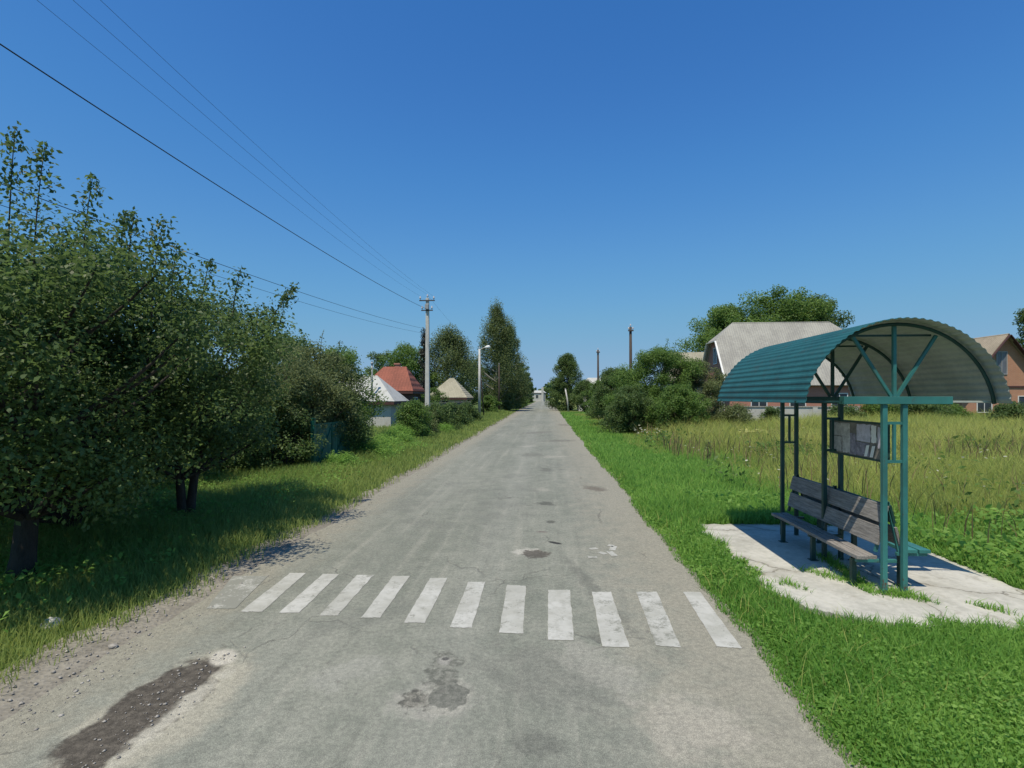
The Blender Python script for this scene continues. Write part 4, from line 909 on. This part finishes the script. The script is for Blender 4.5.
def slab_face(m, pts, th, mi=0):
    """a roof plane with thickness th"""
    P_ = [Vector(p) for p in pts]; nrm = (P_[1] - P_[0]).cross(P_[2] - P_[0]).normalized()
    if nrm.z < 0: P_.reverse(); nrm = -nrm
    n = len(P_); m.add([p for p in P_] + [p - nrm * th for p in P_], [tuple(range(n)), tuple(range(n, 2 * n))[::-1]] + [(i, i + n, (i + 1) % n + n, (i + 1) % n) for i in range(n)], mi)

# brick house with half-hipped pale roof (ridge runs across, gable to the road)
def house_brick():
    x0, x1, y0, y1, ze, zr, hip = 13.9, 24.2, 39.5, 46.1, 3.45, 8.15, 1.35; ym = (y0 + y1) / 2
    root = thing('brick_house', 'red brick house with half-hipped pale slate roof and gable towards the road', 'house', ((x0 + x1) / 2, ym, 0))
    hw = (y1 - y0) / 2; zc = 6.65; yc = hw * (zr - zc) / (zr - ze)
    def pent(x): return [(x, y0, 0), (x, y1, 0), (x, y1, ze), (x, ym + yc, zc), (x, ym - yc, zc), (x, y0, ze)]
    m = MB(); a, b = pent(x0), pent(x1); m.add(a + b, [(5, 4, 3, 2, 1, 0), (6, 7, 8, 9, 10, 11), (0, 1, 7, 6), (1, 2, 8, 7), (2, 3, 9, 8), (3, 4, 10, 9), (4, 5, 11, 10), (5, 0, 6, 11)])
    m.build('wall', M['brick_red'], root)
    o = .35; sl_ = (zr - ze) / hw; ye0, ye1 = y0 - o, y1 + o; zo = ze - o * sl_ + .12; zr2 = zr + .12; zc2 = zc + .12
    rm = MB(); xl, xr = x0 - .3, x1 + .3
    slab_face(rm, [(xl, ye0, zo), (xr, ye0, zo), (xr, ym - yc, zc2), (xr - hip - .3, ym, zr2), (xl + hip + .3, ym, zr2), (xl, ym - yc, zc2)], .09)
    slab_face(rm, [(xl, ye1, zo), (xr, ye1, zo), (xr, ym + yc, zc2), (xr - hip - .3, ym, zr2), (xl + hip + .3, ym, zr2), (xl, ym + yc, zc2)], .09)
    slab_face(rm, [(xl, ym - yc, zc2), (xl, ym + yc, zc2), (xl + hip + .3, ym, zr2)], .09)
    slab_face(rm, [(xr, ym - yc, zc2), (xr, ym + yc, zc2), (xr - hip - .3, ym, zr2)], .09)
    ro = rm.build('roof', M['slate_grey'], root)
    bm = MB()
    for s in (-1, 1):
        bm.bar((xl - .02, ym + s * (hw + o), zo - .1), (xl - .02, ym + s * yc, zc2 - .1), .04, .24, up=(1, 0, 0))
    bm.bar((xl - .02, ym - yc, zc2 - .12), (xl - .02, ym + yc, zc2 - .12), .04, .22, up=(1, 0, 0))
    bm.build('barge_board', M['trim_white'], root)
    window(root, (x0, ym, 5.55), .8, 1.35, '-x'); window(root, (x0, ym - 1.6, 1.8), 1.1, 1.5, '-x'); window(root, (x0, ym + 1.6, 1.8), 1.1, 1.5, '-x')
    for xx in (16, 18.8, 21.8): window(root, (xx, y0, 1.8), 1.2, 1.4, '-y')
house_brick()
def hip_house(name, label, x0, x1, y0, y1, ze, zr, rx0, rx1, wall, roof, chim=None, wins=(), overhang=.35, zfloor=0, cat='house', extra=None):
    """rectangular house under a hipped roof, ridge along x from rx0 to rx1"""
    ym = (y0 + y1) / 2; root = thing(name, label, cat, ((x0 + x1) / 2, ym, 0))
    MB().box(x0, x1, y0, y1, -.05, ze).build('wall', M[wall], root)
    o = overhang; A, B, D_, E = (x0 - o, y0 - o, ze - .05), (x1 + o, y0 - o, ze - .05), (x1 + o, y1 + o, ze - .05), (x0 - o, y1 + o, ze - .05); P1, P2 = (rx0, ym, zr), (rx1, ym, zr)
    rm = MB(); slab_face(rm, [A, B, P2, P1], .08); slab_face(rm, [E, D_, P2, P1], .08); slab_face(rm, [A, E, P1], .08); slab_face(rm, [B, D_, P2], .08)
    ro = rm.build('roof', M[roof], root)
    fm = MB(); z1, z0_ = ze - .10, ze - .28
    fm.box(x0 - o + .03, x1 + o - .03, y0 - o + .02, y0 - o + .05, z0_, z1).box(x1 + o - .05, x1 + o - .02, y0 - o + .06, y1 + o - .06, z0_, z1).build('fascia', M['trim_brown'], root)
    if chim:
        cx, cy, zb, zt, s, cm = chim
        MB().box(cx - s, cx + s, cy - s, cy + s, zb, zt).box(cx - s - .06, cx + s + .06, cy - s - .06, cy + s + .06, zt + .001, zt + .12).build('chimney', M[cm], ro)
    for (c, w_, h_, fc) in wins: window(root, c, w_, h_, fc)
    return root
# low white shed
sh_root = hip_house('white_shed', 'low whitewashed shed with pale hipped roof beside the red tiled house', -16.5, -10.1, 33.0, 36.0, 1.98, 3.68, -14.6, -11.5, 'white_wall', 'white_roof',
          wins=[((-10.1, 34.5, 1.15), .8, .8, '+x')], cat='shed')
xp, yp = at(372, 33.6); MB().tube([(xp, yp, 2.4), (xp, yp, 4.35)], .06, 8).tube([(xp, yp, 4.36), (xp, yp, 4.5)], [.11, .05], 8).build('stove_pipe', M['pipe'], sh_root)
X, Y = at(398, 42)
hip_house('tiled_house', 'brown house under a red tiled hipped roof with small chimney', -14.9, -10.95, 41.0, 44.6, 2.75, 4.78, -13.7, -11.75, 'trim_brown', 'tile_red', chim=(-12.65, 43.3, 4.2, 4.98, .2, 'brick_red'),
          wins=[((-10.95, 42.8, 1.6), 1.0, 1.2, '+x'), ((-12.2, 41.0, 1.6), 1.0, 1.2, '-y')])
hip_house('cottage', 'small cottage with beige hipped roof behind the picket fence', -12.3, -8.7, 54.5, 58.4, 2.2, 4.3, -10.6, -10.1, 'white_wall', 'slate_beige', wins=[((-8.7, 56.3, 1.35), .9, 1.0, '+x'), ((-10.7, 54.5, 1.35), .9, 1.0, '-y')], overhang=.45)
# outbuilding behind the thicket
hip_house('outbuilding', 'pale slate roofed outbuilding beyond the brick house', 12.3, 19.5, 50.5, 55.5, 3.8, 6.75, 12.7, 19.0, 'white_wall', 'slate_beige', wins=[((12.3, 53, 2.2), 1.0, 1.2, '-x')])
# orange brick house, gable facing the camera
def house_orange():
    xm, hw, y0, y1, ze, zr = 37.7, 3.35, 44.6, 53.5, 2.95, 7.25
    root = thing('brick_house', 'orange brick house with dark edged steep gable and tan roof beyond the meadow', 'house', (xm, (y0 + y1) / 2, 0))
    a = [(xm - hw, y0, 0), (xm + hw, y0, 0), (xm + hw, y0, ze), (xm, y0, zr), (xm - hw, y0, ze)]; b = [(p[0], y1, p[2]) for p in a]
    MB().add(a + b, [(0, 1, 2, 3, 4), (9, 8, 7, 6, 5), (0, 5, 6, 1), (1, 6, 7, 2), (2, 7, 8, 3), (3, 8, 9, 4), (4, 9, 5, 0)]).build('wall', M['brick_orange'], root)
    o = .45; s_ = (zr - ze) / hw; rm = MB()
    for s in (-1, 1):
        slab_face(rm, [(xm + s * (hw + o), y0 - .4, ze - o * s_ + .14), (xm + s * (hw + o), y1 + .4, ze - o * s_ + .14), (xm, y1 + .4, zr + .14), (xm, y0 - .4, zr + .14)], .1)
    rm.build('roof', M['tile_tan'], root)
    bm = MB()
    for s in (-1, 1): bm.bar((xm + s * (hw + o), y0 - .43, ze - o * s_ - .05), (xm + s * .02, y0 - .43, zr + .0), .05, .36, up=(0, 1, 0))
    bm.build('barge_board', M['trim_brown'], root)
    MB().box(xm - hw, xm + hw, y0 - .07, y0 - .003, ze + .02, ze + .16).build('cornice', M['trim_brown'], root)
    window(root, (xm - .25, y0, 5.0), .85, 1.9, '-y', 'pipe', 'grey_glass'); window(root, (xm - 1.6, y0, 1.6), 1.2, 1.4, '-y'); window(root, (xm + 1.6, y0, 1.6), 1.2, 1.4, '-y')
    window(root, (xm - hw, 47.5, 1.6), 1.2, 1.4, '-x')
house_orange()
# distant houses
X, Y = at(583, 80)
hip_house('distant_house', 'small pale roofed house half hidden behind the roadside tree', X - .6, X + 5.5, Y, Y + 5, 3.4, 5.3, X + 1, X + 4, 'white_wall', 'white_roof')
X, Y = at(541, 262)
dh = hip_house('distant_house', 'long white building closing the view at the road end', X - 7, X + 2.2, Y, Y + 6, 4.4, 5.6, X - 6, X + 1.2, 'white_wall', 'white_roof', wins=[((X - 5, Y, 2.4), 1.4, 1.8, '-y'), ((X - 2, Y, 2.4), 1.4, 1.8, '-y')])
MB().box(X + .2, X + 1.3, Y - 1.4, Y - .5, 0, 7.2).build('chimney_stack', M['white_wall'], dh)

# ------------------------------------------------------------------ fences, gate, walls
def along(x, y, L, h):  pass
def white_garden_wall():
    y = 36.2; root = thing('garden_wall', 'low whitewashed wall in front of the red brick house', 'wall', (18, y, 0))
    MB().box(12.8, 21.3, y, y + .2, -.05, 1.5).build('wall_panel', M['white_wall'], root)
    MB().box(12.75, 21.35, y - .05, y + .25, 1.501, 1.57).build('coping', M['slate_grey'], root)
    for x in np.arange(12.98, 21.2, 2.7): MB().box(x - .16, x + .16, y - .06, y - .003, -.05, 1.495).build('pier', M['white_wall'], root)
white_garden_wall()
def picket_fence(name, label, pts, h, gap, wd, mat, seed, postmat='dark_wood'):
    r_ = random.Random(seed); (xa, ya), (xb, yb) = pts; L = math.hypot(xb - xa, yb - ya); ux, uy = (xb - xa) / L, (yb - ya) / L
    root = thing(name, label, 'fence', (xa, ya, 0)); m = MB(); s = 0
    while s < L:
        hh = h + r_.uniform(-.05, .05); cx, cy = xa + ux * s, ya + uy * s; a = wd / 2
        m.add([(cx - ux * a + k * uy * .011, cy - uy * a - k * ux * .011, z) for k in (-1, 1) for z in (.08, hh - .05)] + [(cx + ux * a + k * uy * .011, cy + uy * a - k * ux * .011, z) for k in (-1, 1) for z in (.08, hh - .05)] + [(cx + k * uy * .011, cy - k * ux * .011, hh) for k in (-1, 1)],
              [(0, 4, 5, 8, 1), (2, 3, 9, 7, 6), (0, 1, 3, 2), (4, 6, 7, 5), (1, 8, 9, 3), (8, 5, 7, 9)])
        s += wd + gap
    m.build('picket_panel', M[mat], root)
    rl = MB()
    for z in (.35, h - .3): rl.bar((xa - uy * .035, ya + ux * .035, z), (xb - uy * .035, yb + ux * .035, z), .04, .07)
    rl.build('rail', M[postmat], root)
    n = max(2, int(L / 2.5))
    for i in range(n + 1):
        cx, cy = xa + ux * L * i / n - uy * .11, ya + uy * L * i / n + ux * .11
        MB().box(cx - .05, cx + .05, cy - .05, cy + .05, -.05, h + .08).build('post', M[postmat], root)
picket_fence('picket_fence', 'weathered grey picket fence beside the road past the concrete pole', ((-8.2, 35.0), (-7.7, 53)), 1.75, .02, .09, 'fence_grey', 1)
def gate():
    x = -6.62; y0, y1 = 14.35, 16.75; root = thing('metal_gate', 'dark green sheet metal gate under the olive trees', 'gate', (x, (y0 + y1) / 2, 0))
    for a, b in ((y0, (y0 + y1) / 2 - .015), ((y0 + y1) / 2 + .015, y1)):
        m = MB(); n = 24; prof = []
        for i in range(n + 1):
            prof.append((x + (.018 if (i // 2) % 2 else 0), a + .04 + (b - a - .08) * i / n))
        vs = [(px_, py_, z) for z in (.12, 1.36) for px_, py_ in prof]; k = n + 1
        m.add(vs + [(v_[0] - .004, v_[1], v_[2]) for v_ in vs], [(i, i + 1, k + i + 1, k + i) for i in range(n)] + [(2 * k + i, 3 * k + i, 3 * k + i + 1, 2 * k + i + 1) for i in range(n)])
        leaf = m.build('gate_leaf', M['gate_green'], root)
        f = MB(); f.box(x - .03, x + .03, a, a + .04, .08, 1.42).box(x - .03, x + .03, b - .04, b, .08, 1.42).box(x - .029, x + .029, a + .041, b - .041, .08, .118).box(x - .029, x + .029, a + .041, b - .041, 1.362, 1.42)
        f.bar((x + .035, a + .05, .15), (x + .035, b - .05, 1.33), .03).build('leaf_frame', M['gate_green'], leaf)
    for y in (y0 - .09, y1 + .09): MB().box(x - .05, x + .05, y - .05, y + .05, -.05, 1.6).build('gate_post', M['gate_green'], root)
gate()

# ------------------------------------------------------------------ poles and wires
def insulators(root, c, n_, spacing, axis=(1, 0, 0)):
    for i in range(n_):
        k = i - (n_ - 1) / 2; x, y, z = c[0] + axis[0] * k * spacing, c[1] + axis[1] * k * spacing, c[2]
        MB().tube([(x, y, z), (x, y, z + .1)], .014, 5).build('pin', M['iron'], root)
        MB().lathe([(.0, .0), (.055, .0), (.06, .05), (.035, .07), (.05, .12), (.02, .16), (0, .165)], 10, (x, y, z + .08)).build('insulator', M['porcelain'], root)
def concrete_pole():
    X, Y = at(427.5, 33); z = hz(298, 33)
    root = thing('utility_pole', 'tall pale concrete power pole with two short crossarms and insulators', 'utility pole', (X, Y, 0))
    MB().add([(X + s * a, Y + t_ * a, zz) for zz, a in ((-.05, .15), (z, .095)) for s, t_ in ((-1, -1), (1, -1), (1, 1), (-1, 1))], [(3, 2, 1, 0), (4, 5, 6, 7), (0, 1, 5, 4), (1, 2, 6, 5), (2, 3, 7, 6), (3, 0, 4, 7)]).build('shaft', M['pole_concrete'], root, .015)
    for zz, L in ((z - .22, 1.0), (z - .85, .75)):
        MB().box(X - L / 2, X + L / 2, Y - .16, Y - .101, zz, zz + .07).build('crossarm', M['iron'], root)
        insulators(root, (X, Y - .13, zz + .07), 2, L - .12)
    insulators(root, (X, Y, z), 1, 0)
    MB().box(X - .11, X + .11, Y - .27, Y - .163, z - .75, z - .45).build('junction_box', M['pipe'], root)
    return X, Y, z
PX, PY, PZ = concrete_pole()
def lamp_pole():
    X, Y = at(479.5, 53.5); z = hz(349, 53.5)
    root = thing('street_lamp', 'pale concrete lamp post with short arm reaching over the road verge', 'street lamp', (X, Y, 0))
    MB().tube([(X, Y, -.05), (X, Y, z)], [.15, .10], 8).build('shaft', M['pole_concrete'], root)
    MB().tube([(X, Y - .02, z - .25), (X + .25, Y - .05, z + .05), (X + .7, Y - .1, z + .18)], .035, 6).build('arm', M['pole_concrete'], root)
    d = MB(); d.tube([(X + .55, Y - .1, z + .14), (X + .75, Y - .1, z + .17), (X + 1.0, Y - .12, z + .2), (X + 1.15, Y - .13, z + .2)], [.06, .16, .19, .08], 10)
    lh = d.build('lamp_head', M['trim_white'], root)
    MB().lathe([(.0, -.1), (.09, -.07), (.13, 0)], 10, (X + .92, Y - .12, z + .06)).build('lens', M['grey_glass'], lh)
    MB().tube([(X + .45, Y + .25, -.05), (X + .03, Y + .02, z * .8)], .06, 6).build('brace_strut', M['dark_wood'], root)
    insulators(root, (X, Y, z), 1, 0)
    return X, Y, z
LX, LY, LZ = lamp_pole()
def wood_pole(px, d, ytop, label, arm=.42):
    X, Y = at(px, d); z = hz(ytop, d); root = thing('wooden_pole', label, 'utility pole', (X, Y, 0))
    MB().tube([(X, Y, -.05), (X + .02, Y, z * .5), (X, Y, z)], [.15, .125, .10], 8).build('shaft', M['dark_wood'], root)
    if arm:
        MB().box(X - arm / 2, X + arm / 2, Y - .18, Y - .11, z - .35, z - .26).build('crossarm', M['dark_wood'], root); insulators(root, (X, Y - .145, z - .26), 2, arm - .1)
    insulators(root, (X, Y, z), 1, 0)
    return X, Y, z
wood_pole(499, 76, 365, 'bare brown pole against the tallest birch', 0)
wood_pole(630.5, 40, 327, 'dark wooden pole rising above the willow thicket')
wood_pole(598, 60, 350, 'farther dark wooden pole above the small thicket')
X, Y = at(567, 77); root = thing('post', 'pale leaning post in front of the dark roadside tree', 'post', (X, Y, 0))
MB().tube([(X + .2, Y, -.05), (X + .05, Y, 1.8), (X - .25, Y, hz(389, 77))], [.14, .12, .1], 7).build('shaft', M['pole_concrete'], root)
MB().tube([(X - .25, Y, hz(389, 77)), (X - .27, Y, hz(389, 77) + .06)], [.13, .1], 7).build('cap', M['pole_concrete'], root)

def sag(p, q, s, n=40):
    t = np.linspace(0, 1, n); P_ = np.outer(1 - t, p) + np.outer(t, q); P_[:, 2] -= 4 * s * t * (1 - t); return [tuple(k) for k in P_]
def span(name, lab, p, q, s, rd): tag(MB().tube(sag(p, q, s), rd, 5).build(name, M['wire']), lab, 'cable', 'overhead lines from the concrete pole')
BY = -9.0
span('power_line', 'thick lowest bundled cable crossing the sky to the concrete pole', (PX, BY, 7.6), (PX, PY - .2, PZ - .75), .62, .011)
span('power_line', 'thin upper wire on the outer insulator of the crossarm', (PX + .42, BY, 9.75), (PX + .42, PY - .13, PZ + .08), .75, .0032)
span('power_line', 'thin upper wire on the inner insulator of the crossarm', (PX - .42, BY, 9.5), (PX - .42, PY - .13, PZ + .08), .75, .0032)
span('power_line', 'thin top wire tied to the tip of the concrete pole', (PX, BY, 9.7), (PX, PY, PZ + .22), .8, .0032)
span('service_cable', 'low cable passing through the tree tops beneath the bundled cable', (PX - .1, BY, 5.2), (PX - .1, PY - .1, PZ - 2.0), .55, .007)
span('service_cable', 'second low cable just under the other through the tree tops', (PX - .1, BY, 4.9), (PX - .1, PY - .1, PZ - 2.3), .55, .005)
span('power_line', 'thin wire running on from the concrete pole to the lamp post', (PX, PY, PZ + .22), (LX, LY, LZ + .22), .4, .004)
